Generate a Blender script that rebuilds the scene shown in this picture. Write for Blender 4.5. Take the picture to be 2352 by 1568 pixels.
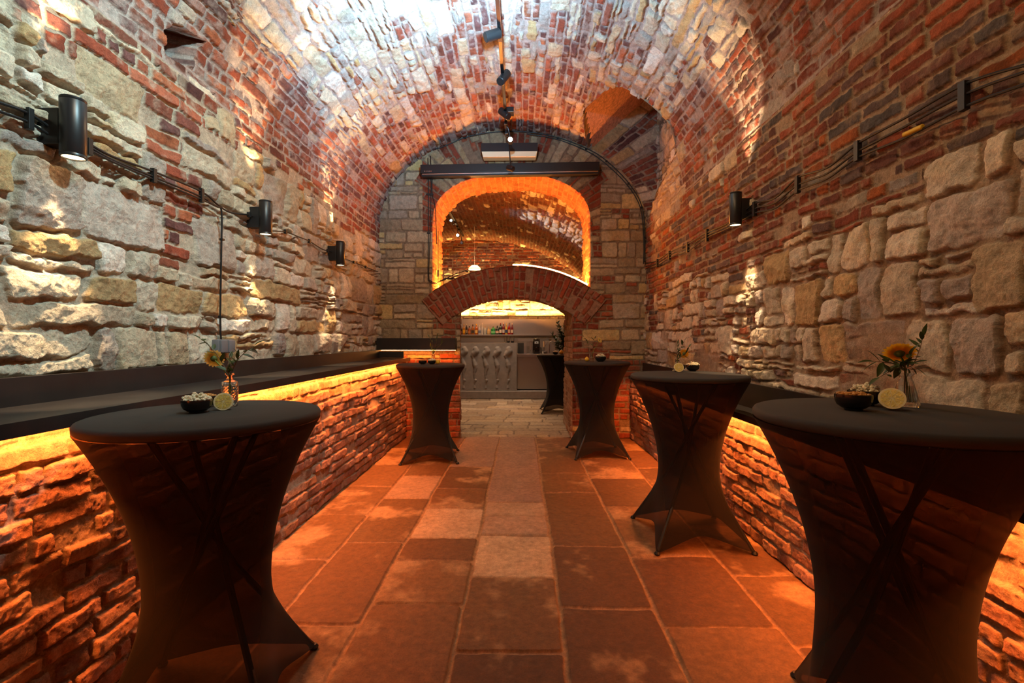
import bpy, math, random
import numpy as np
from mathutils import Vector, Matrix, Euler
PI = math.pi
scene = bpy.context.scene
COL = scene.collection
for o in list(bpy.data.objects): bpy.data.objects.remove(o)

# ------------------------------------------------------------------ camera
F = 1100.0; CX, CY = 1176.0, 784.0; CH = 1.388
PSI = math.atan(21/F); PIT = 5/F
cam = bpy.data.cameras.new('camera'); camo = bpy.data.objects.new('camera', cam); COL.objects.link(camo)
cam.sensor_width = 36; cam.lens = 36*F/2352; cam.clip_start = .02; cam.clip_end = 100
camo.location = (0, 0, CH); camo.rotation_euler = (PI/2-PIT, 0, PSI)
scene.camera = camo
CM = Euler((PI/2-PIT, 0, PSI)).to_matrix()
def P(px, py, X=None, Y=None, Z=None):
    """point of the place on the plane X=, Y= or Z= that is seen at a pixel of the photograph"""
    d = CM @ Vector(((px-CX)/F, -(py-CY)/F, -1))
    if Y is not None: t = Y/d.y
    elif X is not None: t = X/d.x
    else: t = (Z-CH)/d.z
    return Vector((0, 0, CH)) + d*t

# ------------------------------------------------------------------ world, exposure, lights
w = bpy.data.worlds.new('world'); scene.world = w; w.use_nodes = True
w.node_tree.nodes['Background'].inputs[0].default_value = (1, .72, .5, 1)
w.node_tree.nodes['Background'].inputs[1].default_value = .02
vs = scene.view_settings
vs.view_transform = 'Standard'; vs.look = 'None'; vs.gamma = 1; vs.use_curve_mapping = False; vs.exposure = 0.35
ORANGE = (1, .222, .036); WARM = (1, .66, .36); COOL = (.40, .72, 1); NEUT = (1, .8, .6)
def area(name, loc, rot, sx, sy, power, col, spread=180):
    l = bpy.data.lights.new(name, 'AREA'); l.shape = 'RECTANGLE'; l.size = sx; l.size_y = sy
    l.energy = power; l.color = col; l.spread = math.radians(spread)
    o = bpy.data.objects.new(name, l); o.location = loc; o.rotation_euler = rot; COL.objects.link(o); return o
def spot(name, loc, target, power, col, ang, blend=.5, rad=.03):
    l = bpy.data.lights.new(name, 'SPOT'); l.energy = power; l.color = col
    l.spot_size = math.radians(ang); l.spot_blend = blend; l.shadow_soft_size = rad
    o = bpy.data.objects.new(name, l); o.location = loc
    d = Vector(target)-Vector(loc); o.rotation_euler = d.to_track_quat('-Z', 'Y').to_euler(); COL.objects.link(o); return o
# LED strips under the two steel ledges (orange, facing down along the brick)
area('ledge_led_light', (-1.580, 2.6, 1.097), (0, math.radians(12), 0), .014, 7.4, 104, ORANGE)
area('ledge_led_light', (1.523, 2.6, .847), (0, math.radians(-12), 0), .014, 7.6, 95, ORANGE)
area('shelf_led_light', (-1.45, 6.62, 1.232), (0, 0, 0), 1.05, .012, 6, ORANGE)
# track heads further back on the rail, out of the picture: warm ones on walls and tables, cool ones washing the vault
spot('track_light', (-.19, 1.0, 4.0), (-2.0, 3.8, 1.4), 120, (1, .68, .38), 86, 1, .05)
spot('track_light', (-.19, 1.0, 4.0), (1.75, 3.2, 1.3), 86, (1, .63, .3), 95, 1, .05)
spot('track_light', (-.19, 2.6, 4.0), (-1.9, 5.2, 1.5), 55, WARM, 100, 1, .05)
spot('track_light', (-.19, 2.6, 4.0), (1.7, 5.2, 1.6), 42, (1, .63, .3), 95, 1, .05)
spot('track_light', (-.19, 2.0, 4.0), (.0, 6.7, 2.0), 50, WARM, 55, 1, .05)
spot('track_uplight', (-.19, 3.2, 3.5), (-.75, 3.95, 4.3), 430, COOL, 130, 1, .04)
spot('track_uplight', (-.19, 3.2, 3.5), (.6, 3.9, 4.35), 150, COOL, 105, 1, .04)
spot('track_uplight', (-.19, 1.6, 3.7), (-2.0, 2.1, 2.7), 250, (.52, .86, .95), 105, 1, .05)
# the bar room beyond the door
area('bar_room_light', (-.6, 10.4, 3.3), (0, 0, 0), 1.2, 1.2, 22, NEUT, 120)
area('bar_led_light', (-.9, 12.50, 1.95), (math.radians(162), 0, 0), 5.6, .02, 110, (1, .52, .13), 100)

# ------------------------------------------------------------------ helpers: names and tags
def tag(o, label=None, cat=None, group=None, kind=None):
    if label: o['label'] = label
    if cat: o['category'] = cat
    if group: o['group'] = group
    if kind: o['kind'] = kind
    return o
def thing(name, label, cat, loc=(0, 0, 0), rz=0, group=None):
    o = bpy.data.objects.new(name, None); COL.objects.link(o); o.location = loc; o.rotation_euler = (0, 0, rz)
    o.empty_display_size = .05
    return tag(o, label, cat, group)
def copy_tree(o, parent=None):
    c = o.copy(); COL.objects.link(c)
    if parent is not None: c.parent = parent
    for ch in list(o.children): copy_tree(ch, c)
    return c

# ------------------------------------------------------------------ helpers: materials
def srgb(r, g, b):
    f = lambda c: (c/255/12.92) if c/255 <= .04045 else ((c/255+.055)/1.055)**2.4
    return (f(r), f(g), f(b))
def pmat(name, col, rough=.5, metal=0, noise=0, nscale=30, bump=0, bscale=60, trans=0, ior=1.45, emit=None, estr=0, sheen=0, coat=0, alpha=1):
    m = bpy.data.materials.new(name); m.use_nodes = True; nt = m.node_tree; b = nt.nodes['Principled BSDF']
    b.inputs['Base Color'].default_value = (*col, 1); b.inputs['Roughness'].default_value = rough
    b.inputs['Metallic'].default_value = metal; b.inputs['IOR'].default_value = ior
    b.inputs['Transmission Weight'].default_value = trans; b.inputs['Sheen Weight'].default_value = sheen
    b.inputs['Coat Weight'].default_value = coat
    if emit: b.inputs['Emission Color'].default_value = (*emit, 1); b.inputs['Emission Strength'].default_value = estr
    tc = nt.nodes.new('ShaderNodeTexCoord')
    if noise:
        n = nt.nodes.new('ShaderNodeTexNoise'); n.inputs['Scale'].default_value = nscale; n.inputs['Detail'].default_value = 6
        nt.links.new(tc.outputs['Object'], n.inputs['Vector'])
        mx = nt.nodes.new('ShaderNodeMix'); mx.data_type = 'RGBA'; mx.blend_type = 'MULTIPLY'; mx.inputs[0].default_value = 1
        cr = nt.nodes.new('ShaderNodeMapRange'); cr.inputs['To Min'].default_value = 1-noise; cr.inputs['To Max'].default_value = 1+noise
        cr.inputs['From Min'].default_value = .3; cr.inputs['From Max'].default_value = .7
        nt.links.new(n.outputs['Fac'], cr.inputs['Value']); mx.inputs[6].default_value = (*col, 1)
        nt.links.new(cr.outputs[0], mx.inputs[7]); nt.links.new(mx.outputs[2], b.inputs['Base Color'])
    if bump:
        n2 = nt.nodes.new('ShaderNodeTexNoise'); n2.inputs['Scale'].default_value = bscale; n2.inputs['Detail'].default_value = 5
        nt.links.new(tc.outputs['Object'], n2.inputs['Vector'])
        bp = nt.nodes.new('ShaderNodeBump'); bp.inputs['Strength'].default_value = bump; bp.inputs['Distance'].default_value = .01
        nt.links.new(n2.outputs['Fac'], bp.inputs['Height']); nt.links.new(bp.outputs[0], b.inputs['Normal'])
    return m
def masonry_mat(name, bump=.5, rough=.92, spec=.3):
    m = bpy.data.materials.new(name); m.use_nodes = True; nt = m.node_tree; N = nt.nodes; L = nt.links; b = N['Principled BSDF']
    b.inputs['Roughness'].default_value = rough; b.inputs['Specular IOR Level'].default_value = spec
    at = N.new('ShaderNodeAttribute'); at.attribute_name = 'col'
    tc = N.new('ShaderNodeTexCoord')
    n1 = N.new('ShaderNodeTexNoise'); n1.inputs['Scale'].default_value = 22; n1.inputs['Detail'].default_value = 9; n1.inputs['Roughness'].default_value = .7
    n2 = N.new('ShaderNodeTexNoise'); n2.inputs['Scale'].default_value = 130; n2.inputs['Detail'].default_value = 5; n2.inputs['Roughness'].default_value = .7
    for n in (n1, n2): L.new(tc.outputs['Object'], n.inputs['Vector'])
    r1 = N.new('ShaderNodeMapRange'); r1.inputs['From Min'].default_value = .3; r1.inputs['From Max'].default_value = .7
    r1.inputs['To Min'].default_value = .68; r1.inputs['To Max'].default_value = 1.28; L.new(n1.outputs['Fac'], r1.inputs['Value'])
    r2 = N.new('ShaderNodeMapRange'); r2.inputs['From Min'].default_value = .3; r2.inputs['From Max'].default_value = .7
    r2.inputs['To Min'].default_value = .72; r2.inputs['To Max'].default_value = 1.18; L.new(n2.outputs['Fac'], r2.inputs['Value'])
    mu = N.new('ShaderNodeMath'); mu.operation = 'MULTIPLY'; L.new(r1.outputs[0], mu.inputs[0]); L.new(r2.outputs[0], mu.inputs[1])
    mx = N.new('ShaderNodeMix'); mx.data_type = 'RGBA'; mx.blend_type = 'MULTIPLY'; mx.inputs[0].default_value = 1
    L.new(at.outputs['Color'], mx.inputs[6]); L.new(mu.outputs[0], mx.inputs[7]); L.new(mx.outputs[2], b.inputs['Base Color'])
    ad = N.new('ShaderNodeMath'); ad.operation = 'MULTIPLY_ADD'; ad.inputs[1].default_value = .5
    L.new(n2.outputs['Fac'], ad.inputs[0]); L.new(n1.outputs['Fac'], ad.inputs[2])
    bp = N.new('ShaderNodeBump'); bp.inputs['Strength'].default_value = bump; bp.inputs['Distance'].default_value = .02
    L.new(ad.outputs[0], bp.inputs['Height']); L.new(bp.outputs[0], b.inputs['Normal'])
    return m

M = {}
M['masonry'] = masonry_mat('masonry', .85)
M['flags'] = masonry_mat('flagstones', .35, .62, .45)
M['black_steel'] = pmat('black_steel', (.022, .019, .018), .42, 0, .25, 6, .02, 300)
M['black_metal'] = pmat('black_metal', (.012, .012, .013), .38)
M['rail_metal'] = pmat('rail_metal', (.05, .05, .055), .25, .9)
M['black_rubber'] = pmat('black_rubber', (.008, .008, .008), .5)
M['chrome'] = pmat('chrome', (.6, .6, .62), .2, 1)
def steel():
    m = pmat('brushed_steel', (.42, .41, .4), .3, 1)
    nt = m.node_tree; N = nt.nodes; L = nt.links
    tc = N.new('ShaderNodeTexCoord'); mp = N.new('ShaderNodeMapping'); mp.inputs['Scale'].default_value = (90, 90, 1.5)
    n = N.new('ShaderNodeTexNoise'); n.inputs['Scale'].default_value = 3; L.new(tc.outputs['Object'], mp.inputs[0]); L.new(mp.outputs[0], n.inputs['Vector'])
    r = N.new('ShaderNodeMapRange'); r.inputs['To Min'].default_value = .22; r.inputs['To Max'].default_value = .5; L.new(n.outputs['Fac'], r.inputs['Value'])
    L.new(r.outputs[0], N['Principled BSDF'].inputs['Roughness']); return m
M['steel'] = steel()
M['concrete'] = pmat('concrete', (.25, .22, .19), .8, 0, .12, 12, .06, 90)
M['ceramic'] = pmat('black_ceramic', (.012, .011, .011), .22, coat=.3)
M['popcorn'] = pmat('popcorn', (.75, .66, .45), .8, 0, .25, 80)
M['nuts'] = pmat('roasted_nuts', (.55, .24, .05), .5, 0, .3, 60)
M['lemon_rind'] = pmat('lemon_rind', (.72, .42, .03), .45, 0, .08, 40, .15, 400)
M['lemon_pith'] = pmat('lemon_pith', (.8, .68, .36), .6)
M['lemon_flesh'] = pmat('lemon_flesh', (.74, .56, .14), .25, 0, .25, 120, .3, 200)
M['leaf'] = pmat('olive_leaf', (.055, .085, .022), .42, 0, .25, 30)
M['stem'] = pmat('green_stem', (.16, .24, .03), .5)
M['twig'] = pmat('twig', (.16, .09, .045), .7)
M['petal'] = pmat('yellow_petal', (.85, .50, .03), .6, 0, .1, 60)
M['petal_pale'] = pmat('pale_yellow_petal', (.88, .76, .28), .6, 0, .1, 60)
M['calyx'] = pmat('flower_calyx', (.10, .14, .03), .6, 0, .2, 100)
M['glass'] = pmat('clear_glass', (.97, .98, .97), .03, 0, trans=1, ior=1.45)
M['water'] = pmat('water', (.93, .95, .92), .0, 0, trans=1, ior=1.33)
M['socket_grey'] = pmat('grey_plastic', (.17, .17, .18), .5)
M['cream'] = pmat('glowing_cream_diffuser', (.75, .62, .42), .5, emit=(1, .62, .28), estr=.12)  # no lamp: weak warm emission stands in for light falling on these parts
M['lens'] = pmat('lamp_lens', (.9, .8, .6), .3, emit=(1, .72, .38), estr=5)
M['led'] = pmat('orange_led', (1, .6, .3), .5, emit=(1, .33, .055), estr=620)
M['led_dot'] = pmat('led_dot', (1, .6, .3), .5, emit=(1, .45, .12), estr=14)
M['bulb_hot'] = pmat('lit_spot', (1, 1, 1), .5, emit=(1, .8, .5), estr=90)
M['bulb_cool'] = pmat('lit_cool_spot', (1, 1, 1), .5, emit=(.5, .85, 1), estr=14)
M['bulb_bar'] = pmat('lit_bar_spot', (1, 1, 1), .5, emit=(1, .8, .5), estr=40)
M['yellow_tag'] = pmat('yellow_sleeve', (.62, .40, .03), .5, 0, .2, 300)
def thin(m, fac):
    nt = m.node_tree; N = nt.nodes; L = nt.links; b = N['Principled BSDF']
    t = N.new('ShaderNodeBsdfTranslucent'); c = b.inputs['Base Color']
    if c.links: L.new(c.links[0].from_socket, t.inputs[0])
    else: t.inputs[0].default_value = c.default_value
    mx = N.new('ShaderNodeMixShader'); mx.inputs[0].default_value = fac
    L.new(b.outputs[0], mx.inputs[1]); L.new(t.outputs[0], mx.inputs[2]); L.new(mx.outputs[0], N['Material Output'].inputs[0])
thin(M['petal'], .55); thin(M['petal_pale'], .55); thin(M['leaf'], .25)
def spandex():
    m = bpy.data.materials.new('black_spandex'); m.use_nodes = True; nt = m.node_tree; N = nt.nodes; L = nt.links
    b = N['Principled BSDF']; b.inputs['Base Color'].default_value = (.010, .008, .007, 1); b.inputs['Roughness'].default_value = .85
    b.inputs['Sheen Weight'].default_value = .03; b.inputs['Sheen Roughness'].default_value = .5; b.inputs['Specular IOR Level'].default_value = .2
    t = N.new('ShaderNodeBsdfTransparent'); t.inputs[0].default_value = (1, .8, .65, 1)
    mx = N.new('ShaderNodeMixShader'); mx.inputs[0].default_value = .095
    L.new(b.outputs[0], mx.inputs[1]); L.new(t.outputs[0], mx.inputs[2]); L.new(mx.outputs[0], N['Material Output'].inputs[0])
    return m
M['spandex'] = spandex()
M['spandex_lit_top'] = pmat('black_spandex_lit_top', (.033, .029, .025), .85, 0, .06, 300, sheen=.03)  # lighter copy of the black cloth, light on the tabletops put into its colour

# ------------------------------------------------------------------ helpers: meshes
class MB:
    def __init__(s): s.v = []; s.f = []; s.mi = []
    def add(s, vs, fs, mi=0):
        n = len(s.v); s.v += [tuple(p) for p in vs]; s.f += [tuple(i+n for i in f) for f in fs]; s.mi += [mi]*len(fs)
    def box(s, x0, x1, y0, y1, z0, z1, mi=0, bev=0):
        if bev == 0:
            v = [(x, y, z) for z in (z0, z1) for y in (y0, y1) for x in (x0, x1)]
            s.add(v, [(0, 2, 3, 1), (4, 5, 7, 6), (0, 1, 5, 4), (2, 6, 7, 3), (0, 4, 6, 2), (1, 3, 7, 5)], mi)
        else:
            import bmesh
            bm = bmesh.new(); bmesh.ops.create_cube(bm, size=1)
            for q in bm.verts: q.co = Vector(((x0+x1)/2+q.co.x*(x1-x0), (y0+y1)/2+q.co.y*(y1-y0), (z0+z1)/2+q.co.z*(z1-z0)))
            bmesh.ops.bevel(bm, geom=list(bm.edges), offset=bev, segments=2, affect='EDGES', profile=.6)
            bm.verts.index_update(); s.add([q.co.copy() for q in bm.verts], [[q.index for q in f.verts] for f in bm.faces], mi); bm.free()
        return s
    def lathe(s, prof, n=32, M4=None, mi=0, caps=True, rfun=None):
        vs = []
        for (r, z) in prof:
            for k in range(n):
                a = 2*PI*k/n; rr = r*(rfun(a, z) if rfun else 1)
                p = Vector((rr*math.cos(a), rr*math.sin(a), z)); vs.append(M4 @ p if M4 else p)
        fs = [(i*n+k, i*n+(k+1) % n, (i+1)*n+(k+1) % n, (i+1)*n+k) for i in range(len(prof)-1) for k in range(n)]
        if caps:
            if prof[0][0] > 1e-6: fs.append(tuple(range(n-1, -1, -1)))
            if prof[-1][0] > 1e-6: fs.append(tuple((len(prof)-1)*n+k for k in range(n)))
        s.add(vs, fs, mi); return s
    def tube(s, pts, r, n=8, mi=0):
        pts = [Vector(p) for p in pts]; rs = r if isinstance(r, (list, tuple)) else [r]*len(pts)
        up = None; vs = []
        for i, p in enumerate(pts):
            d = (pts[min(i+1, len(pts)-1)]-pts[max(i-1, 0)]).normalized()
            if up is None: up = d.orthogonal().normalized()
            up = (up-d*up.dot(d)); up = up.normalized() if up.length > 1e-6 else d.orthogonal().normalized()
            q = d.cross(up)
            for k in range(n):
                a = 2*PI*k/n; vs.append(p+(up*math.cos(a)+q*math.sin(a))*rs[i])
        fs = [(i*n+k, i*n+(k+1) % n, (i+1)*n+(k+1) % n, (i+1)*n+k) for i in range(len(pts)-1) for k in range(n)]
        fs += [tuple(range(n-1, -1, -1)), tuple((len(pts)-1)*n+k for k in range(n))]
        s.add(vs, fs, mi); return s
    def cyl(s, a, b, r, n=24, mi=0, bev=0):
        a = Vector(a); b = Vector(b); d = b-a; L = d.length
        M4 = Matrix.Translation(a) @ d.to_track_quat('Z', 'Y').to_matrix().to_4x4()
        prof = [(r, 0), (r, L)] if not bev else [(r-bev, 0), (r, bev), (r, L-bev), (r-bev, L)]
        return s.lathe(prof, n, M4, mi)
    def sph(s, c, r, sc=(1, 1, 1), n=16, m=10, mi=0, R=None):
        prof = [(math.sin(PI*i/m), -math.cos(PI*i/m)) for i in range(m+1)]
        prof[0] = (0, -1); prof[-1] = (0, 1)
        M4 = Matrix.Translation(Vector(c)) @ (R.to_4x4() if R else Matrix.Identity(4)) @ Matrix.Diagonal((r*sc[0], r*sc[1], r*sc[2], 1))
        return s.lathe(prof, n, M4, mi)
    def build(s, name, mats, parent=None, smooth=False, ang=35):
        me = bpy.data.meshes.new(name); me.from_pydata(s.v, [], s.f); me.validate(); me.update()
        mats = mats if isinstance(mats, (list, tuple)) else [mats]
        for m in mats: me.materials.append(m)
        if len(mats) > 1 and len(me.polygons) == len(s.mi): me.polygons.foreach_set('material_index', s.mi)
        if smooth:
            me.polygons.foreach_set('use_smooth', [True]*len(me.polygons))
            try: me.set_sharp_from_angle(angle=math.radians(ang))
            except Exception: pass
        o = bpy.data.objects.new(name, me); COL.objects.link(o)
        if parent is not None: o.parent = parent
        return o

def grid_mesh(name, V, keep=None, col=None, mat=None, flip=False, parent=None):
    """V (n,m,3) vertices; keep (n-1,m-1) bool; col (n,m,3)"""
    n, m, _ = V.shape
    idx = np.arange(n*m, dtype=np.int32).reshape(n, m)
    q = np.stack([idx[:-1, :-1], idx[1:, :-1], idx[1:, 1:], idx[:-1, 1:]], -1)
    if flip: q = q[..., ::-1]
    q = q[keep] if keep is not None else q.reshape(-1, 4)
    used = np.zeros(n*m, bool); used[q.ravel()] = True
    remap = np.cumsum(used, dtype=np.int32)-1
    v = V.reshape(-1, 3)[used]; q = remap[q].reshape(-1, 4)
    me = bpy.data.meshes.new(name)
    me.vertices.add(len(v)); me.vertices.foreach_set('co', v.astype(np.float32).ravel())
    me.loops.add(q.size); me.loops.foreach_set('vertex_index', q.astype(np.int32).ravel())
    me.polygons.add(len(q)); me.polygons.foreach_set('loop_start', np.arange(0, q.size, 4, dtype=np.int32))
    me.polygons.foreach_set('loop_total', np.full(len(q), 4, np.int32))
    me.polygons.foreach_set('use_smooth', np.ones(len(q), bool))
    if col is not None:
        c = np.ones((len(v), 4), np.float32); c[:, :3] = np.clip(col.reshape(-1, 3)[used], 0, 1)
        a = me.attributes.new('col', 'FLOAT_COLOR', 'POINT'); a.data.foreach_set('color', c.ravel())
    me.update(calc_edges=True)
    if mat: me.materials.append(mat)
    o = bpy.data.objects.new(name, me); COL.objects.link(o)
    if parent is not None: o.parent = parent
    return o

# ------------------------------------------------------------------ masonry: stones and bricks as relief
def H(i, j, seed):
    i = np.asarray(i).astype(np.int64); j = np.asarray(j).astype(np.int64)
    h = (i*374761393 + j*668265263 + seed*2147483647 + 1013904223) & 0xffffffff
    h = ((h ^ (h >> 13))*1274126177) & 0xffffffff
    h = ((h ^ (h >> 16))*2246822519) & 0xffffffff
    h = h ^ (h >> 15)
    return (h & 0xffffff).astype(np.float32)/16777216.0
def vnoise(x, y, seed):
    xi = np.floor(x); yi = np.floor(y); fx = (x-xi).astype(np.float32); fy = (y-yi).astype(np.float32)
    fx = fx*fx*(3-2*fx); fy = fy*fy*(3-2*fy)
    a = H(xi, yi, seed); b = H(xi+1, yi, seed); c = H(xi, yi+1, seed); d = H(xi+1, yi+1, seed)
    return (a*(1-fx)+b*fx)*(1-fy)+(c*(1-fx)+d*fx)*fy
def fbm(x, y, f, oc, seed, gain=.5):
    r = 0; a = 1; t = 0
    for k in range(oc):
        r = r+a*(vnoise(x*f, y*f, seed+k)-.5); t += a; a *= gain; f *= 2.03
    return r/t*2      # about -1..1
def sstep(a, b, x):
    t = np.clip((x-a)/(b-a), 0, 1); return t*t*(3-2*t)
def cells(s, t, L, T, seed, jl, jt, splits, wob, course_wave=0):
    ws = s+wob*fbm(s, t, 3.1, 3, seed+11)+wob*.35*fbm(s, t, 17, 2, seed+12)
    wt = t+wob*.8*fbm(s, t, 2.7, 3, seed+21)+wob*.35*fbm(s, t, 19, 2, seed+22)
    v = wt/T; r = np.floor(v)
    # jittered course edges
    lo = r+jt*(H(r, 0, seed+1)-.5); hi = r+1+jt*(H(r+1, 0, seed+1)-.5)
    r = np.where(v < lo, r-1, np.where(v > hi, r+1, r))
    lo = r+jt*(H(r, 0, seed+1)-.5); hi = r+1+jt*(H(r+1, 0, seed+1)-.5)
    Lr = L*(.75+.5*H(r, 7, seed+5))
    u = ws/Lr+H(r, 3, seed+2)*7
    k = np.floor(u)
    a = k+jl*(H(k, r, seed+3)-.5); b = k+1+jl*(H(k+1, r, seed+3)-.5)
    k = np.where(u < a, k-1, np.where(u > b, k+1, k))
    a = k+jl*(H(k, r, seed+3)-.5); b = k+1+jl*(H(k+1, r, seed+3)-.5)
    s0 = a*Lr; s1 = b*Lr; t0 = lo*T; t1 = hi*T; S = u*Lr; off = ws-S
    idk = k*1.0; idr = r*1.0
    for lv, (pt, ps) in enumerate(splits):
        h = H(idk, idr, seed+31+lv); h2 = .32+.36*H(idk, idr, seed+41+lv)
        sp = h < pt; mid = t0+(t1-t0)*h2; up = sp & (wt > mid); dn = sp & ~(wt > mid)
        t0 = np.where(up, mid, t0); t1 = np.where(dn, mid, t1); idk = np.where(up, idk+10007*(lv+1), idk)
        h = H(idk, idr, seed+51+lv); h2 = .3+.4*H(idk, idr, seed+61+lv)
        big = (s1-s0) > 1.1*(t1-t0)
        sp = (h < ps) & big; mid = s0+(s1-s0)*h2; up = sp & (S > mid); dn = sp & ~(S > mid)
        s0 = np.where(up, mid, s0); s1 = np.where(dn, mid, s1); idr = np.where(up, idr+20011*(lv+1), idr)
    hs = (s1-s0)/2; ht = (t1-t0)/2; cs = (s0+s1)/2; ct = (t0+t1)/2
    x = S-cs; y = wt-ct
    return dict(x=x, y=y, hs=hs, ht=ht, cs=cs+off, ct=ct, k=idk, r=idr)
def sdf(c, rad):
    qx = np.abs(c['x'])-c['hs']+rad; qy = np.abs(c['y'])-c['ht']+rad
    return -(np.sqrt(np.maximum(qx, 0)**2+np.maximum(qy, 0)**2)+np.minimum(np.maximum(qx, qy), 0)-rad)
def pal(h, cols):
    C = np.array(cols, np.float32); i = np.minimum((h*len(C)).astype(int), len(C)-1); return C[i]
STONE = [srgb(*c) for c in [(216, 202, 176), (226, 214, 192), (205, 190, 162), (231, 223, 208), (204, 174, 126), (190, 178, 164), (219, 207, 182), (212, 192, 158), (222, 208, 182), (180, 168, 158), (224, 212, 188)]]
BRICK_L = [srgb(*c) for c in [(170, 98, 72), (160, 86, 64), (136, 82, 70), (118, 80, 76), (180, 106, 72), (154, 78, 56), (114, 76, 72), (178, 104, 78), (146, 88, 70)]]
BRICK_R = [srgb(*c) for c in [(164, 90, 62), (148, 80, 58), (124, 84, 74), (116, 90, 84), (178, 100, 54), (142, 76, 56), (110, 94, 90), (128, 76, 62), (152, 86, 64), (102, 96, 94)]]
BRICK_LOW = [srgb(*c) for c in [(182, 134, 110), (172, 126, 106), (168, 130, 116), (178, 134, 104), (160, 120, 106), (190, 146, 120)]]
MORTAR = srgb(168, 150, 132)
def masonry(s, t, zone, seed=1, brickpal=BRICK_L, stone=(.40, .22), brick=(.27, .078), stone_h=.035, brick_h=.017,
            mortar=MORTAR, stone_w=.040, brick_w=.017, splits=((.45, .35), (.3, .35)), stonepal=STONE, pale_bricks=.03, plaster=0, rough=1.0, limew=.0):
    """zone(cs, ct) -> chance that the masonry at that spot is stone (1) or brick (0)"""
    n1 = fbm(s, t, 9, 4, seed+70, .6); n2 = fbm(s, t, 45, 3, seed+80, .6)
    cS = cells(s, t, stone[0], stone[1], seed, .55, .45, splits, stone_w)
    cB = cells(s, t, brick[0], brick[1], seed+500, .25, .12, ((0, .42),), brick_w)
    pS = zone(cS['cs'], cS['ct']); hS = H(cS['k'], cS['r'], seed+91); isS = hS < pS
    pB = zone(cB['cs'], cB['ct']); isB = (~isS) & (hS >= 0) & (pB < .985)
    m_s = .004+.010*H(cS['k'], cS['r'], seed+93)
    m_s = .002+.009*H(cS['k'], cS['r'], seed+93)**1.5
    dS = sdf(cS, np.minimum(.035, .55*np.minimum(cS['hs'], cS['ht'])))-m_s+(.009*n1+.004*n2)*min(1, rough+.2)
    dB = sdf(cB, .014)-.0055+(.0065*n1+.003*n2)*min(1.2, rough+.3)
    # random spalled/missing bricks sunk in mortar
    hb = H(cB['k'], cB['r'], seed+95)
    gone = H(cB['k'], cB['r'], seed+107) < .05*min(rough, 1); dB = np.where(gone, -.01, dB)
    pS_ = sstep(0, .013, dS); pB_ = sstep(0, .010, dB)
    tilt = (H(cS['k'], cS['r'], seed+96)-.5)*.10*cS['x']+(H(cS['k'], cS['r'], seed+97)-.5)*.22*cS['y']
    fac = np.full(np.shape(s), 9.0, np.float32)
    for j in range(4):
        fa = (H(cS['k'], cS['r'], seed+150+j)-.5)*.34; fb_ = (H(cS['k'], cS['r'], seed+160+j)-.5)*.46
        fac = np.minimum(fac, fa*cS['x']+fb_*cS['y']+.010*H(cS['k'], cS['r'], seed+170+j))
    tilt = np.maximum(fac, -.035)
    rid = np.abs(fbm(s+.3*n1*.05, t, 6, 5, seed+120, .66))
    hs_ = pS_*(stone_h*(.6+.6*H(cS['k'], cS['r'], seed+98))+tilt*min(1, rough)-rid*.020*rough+.005*n1*rough)
    hb_ = pB_*(brick_h*(.35+.9*hb)+(H(cB['k'], cB['r'], seed+99)-.5)*.04*cB['x']+.0035*n1*rough)
    mort = .005*n1+.003*n2+(-.020*sstep(.05, .5, fbm(s, t, 2.6, 3, seed+75))+.006)*min(1, rough)
    mask = np.where(isS, pS_, np.where(isB, pB_, 0))
    h = np.where(isS, hs_, np.where(isB, hb_, 0))+mort
    colS = pal(H(cS['k'], cS['r'], seed+101), stonepal); colB = pal(H(cB['k'], cB['r'], seed+102), brickpal)
    pb = H(cB['k'], cB['r'], seed+103) < pale_bricks
    colB = np.where(pb[..., None], pal(H(cB['k'], cB['r'], seed+104), stonepal), colB)
    v = (.82+.36*H(cS['k'], cS['r'], seed+105)); colS = colS*np.where(isS, v, 1)[..., None]
    v = (.75+.5*hb); colB = colB*v[..., None]
    # ochre staining on stones, lime smears on bricks
    st = sstep(.2, .6, fbm(s, t, 3.5, 4, seed+130))[..., None]
    colS = colS*(1-.45*st*np.array([.12, .28, .60]))
    burnt = sstep(.1, .5, fbm(s, t, 6, 3, seed+135))[..., None]
    colB = colB*(1-.35*burnt)
    lime = sstep(.02, .55, fbm(s, t, 11, 4, seed+140, .65)+limew)[..., None]*(.55+limew)
    colB = colB*(1-lime)+np.array(mortar)*lime
    c = np.where(isS[..., None], colS, colB)
    mk = sstep(.25, .75, mask)[..., None]
    mc = np.array(mortar)*(1+.22*n2)[..., None]
    c = mc*(1-mk)+c*mk
    if plaster is not 0:
        pm = plaster
        h = h*(1-pm)+(.016+.006*n1)*pm; c = c*(1-pm[..., None]*.8)+np.array(mortar)*pm[..., None]*.8
    return h, c

def inpoly(x, y, poly):
    r = np.zeros(np.shape(x), bool); n = len(poly)
    for i in range(n):
        x0, y0 = poly[i]; x1, y1 = poly[(i+1) % n]
        if y0 == y1: continue
        c = ((y0 > y) != (y1 > y)) & (x < (x1-x0)*(y-y0)/(y1-y0)+x0); r ^= c
    return r
def yspace(y0, y1, k, lo, hi):
    ys = [y0]
    while ys[-1] < y1: ys.append(ys[-1]+min(hi, max(lo, k*ys[-1]**2)))
    ys = np.array(ys); return y0+(ys-y0)*(y1-y0)/(ys[-1]-y0)

# room measures
D = 6.76; XL, XR = -2.02, 1.757; VC = (-.13, 2.95); VA, VB = 1.89, 1.38
ysm = np.concatenate([np.arange(-2.6, .9, .035), yspace(.9, D, .00068, .0028, .022)])
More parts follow.
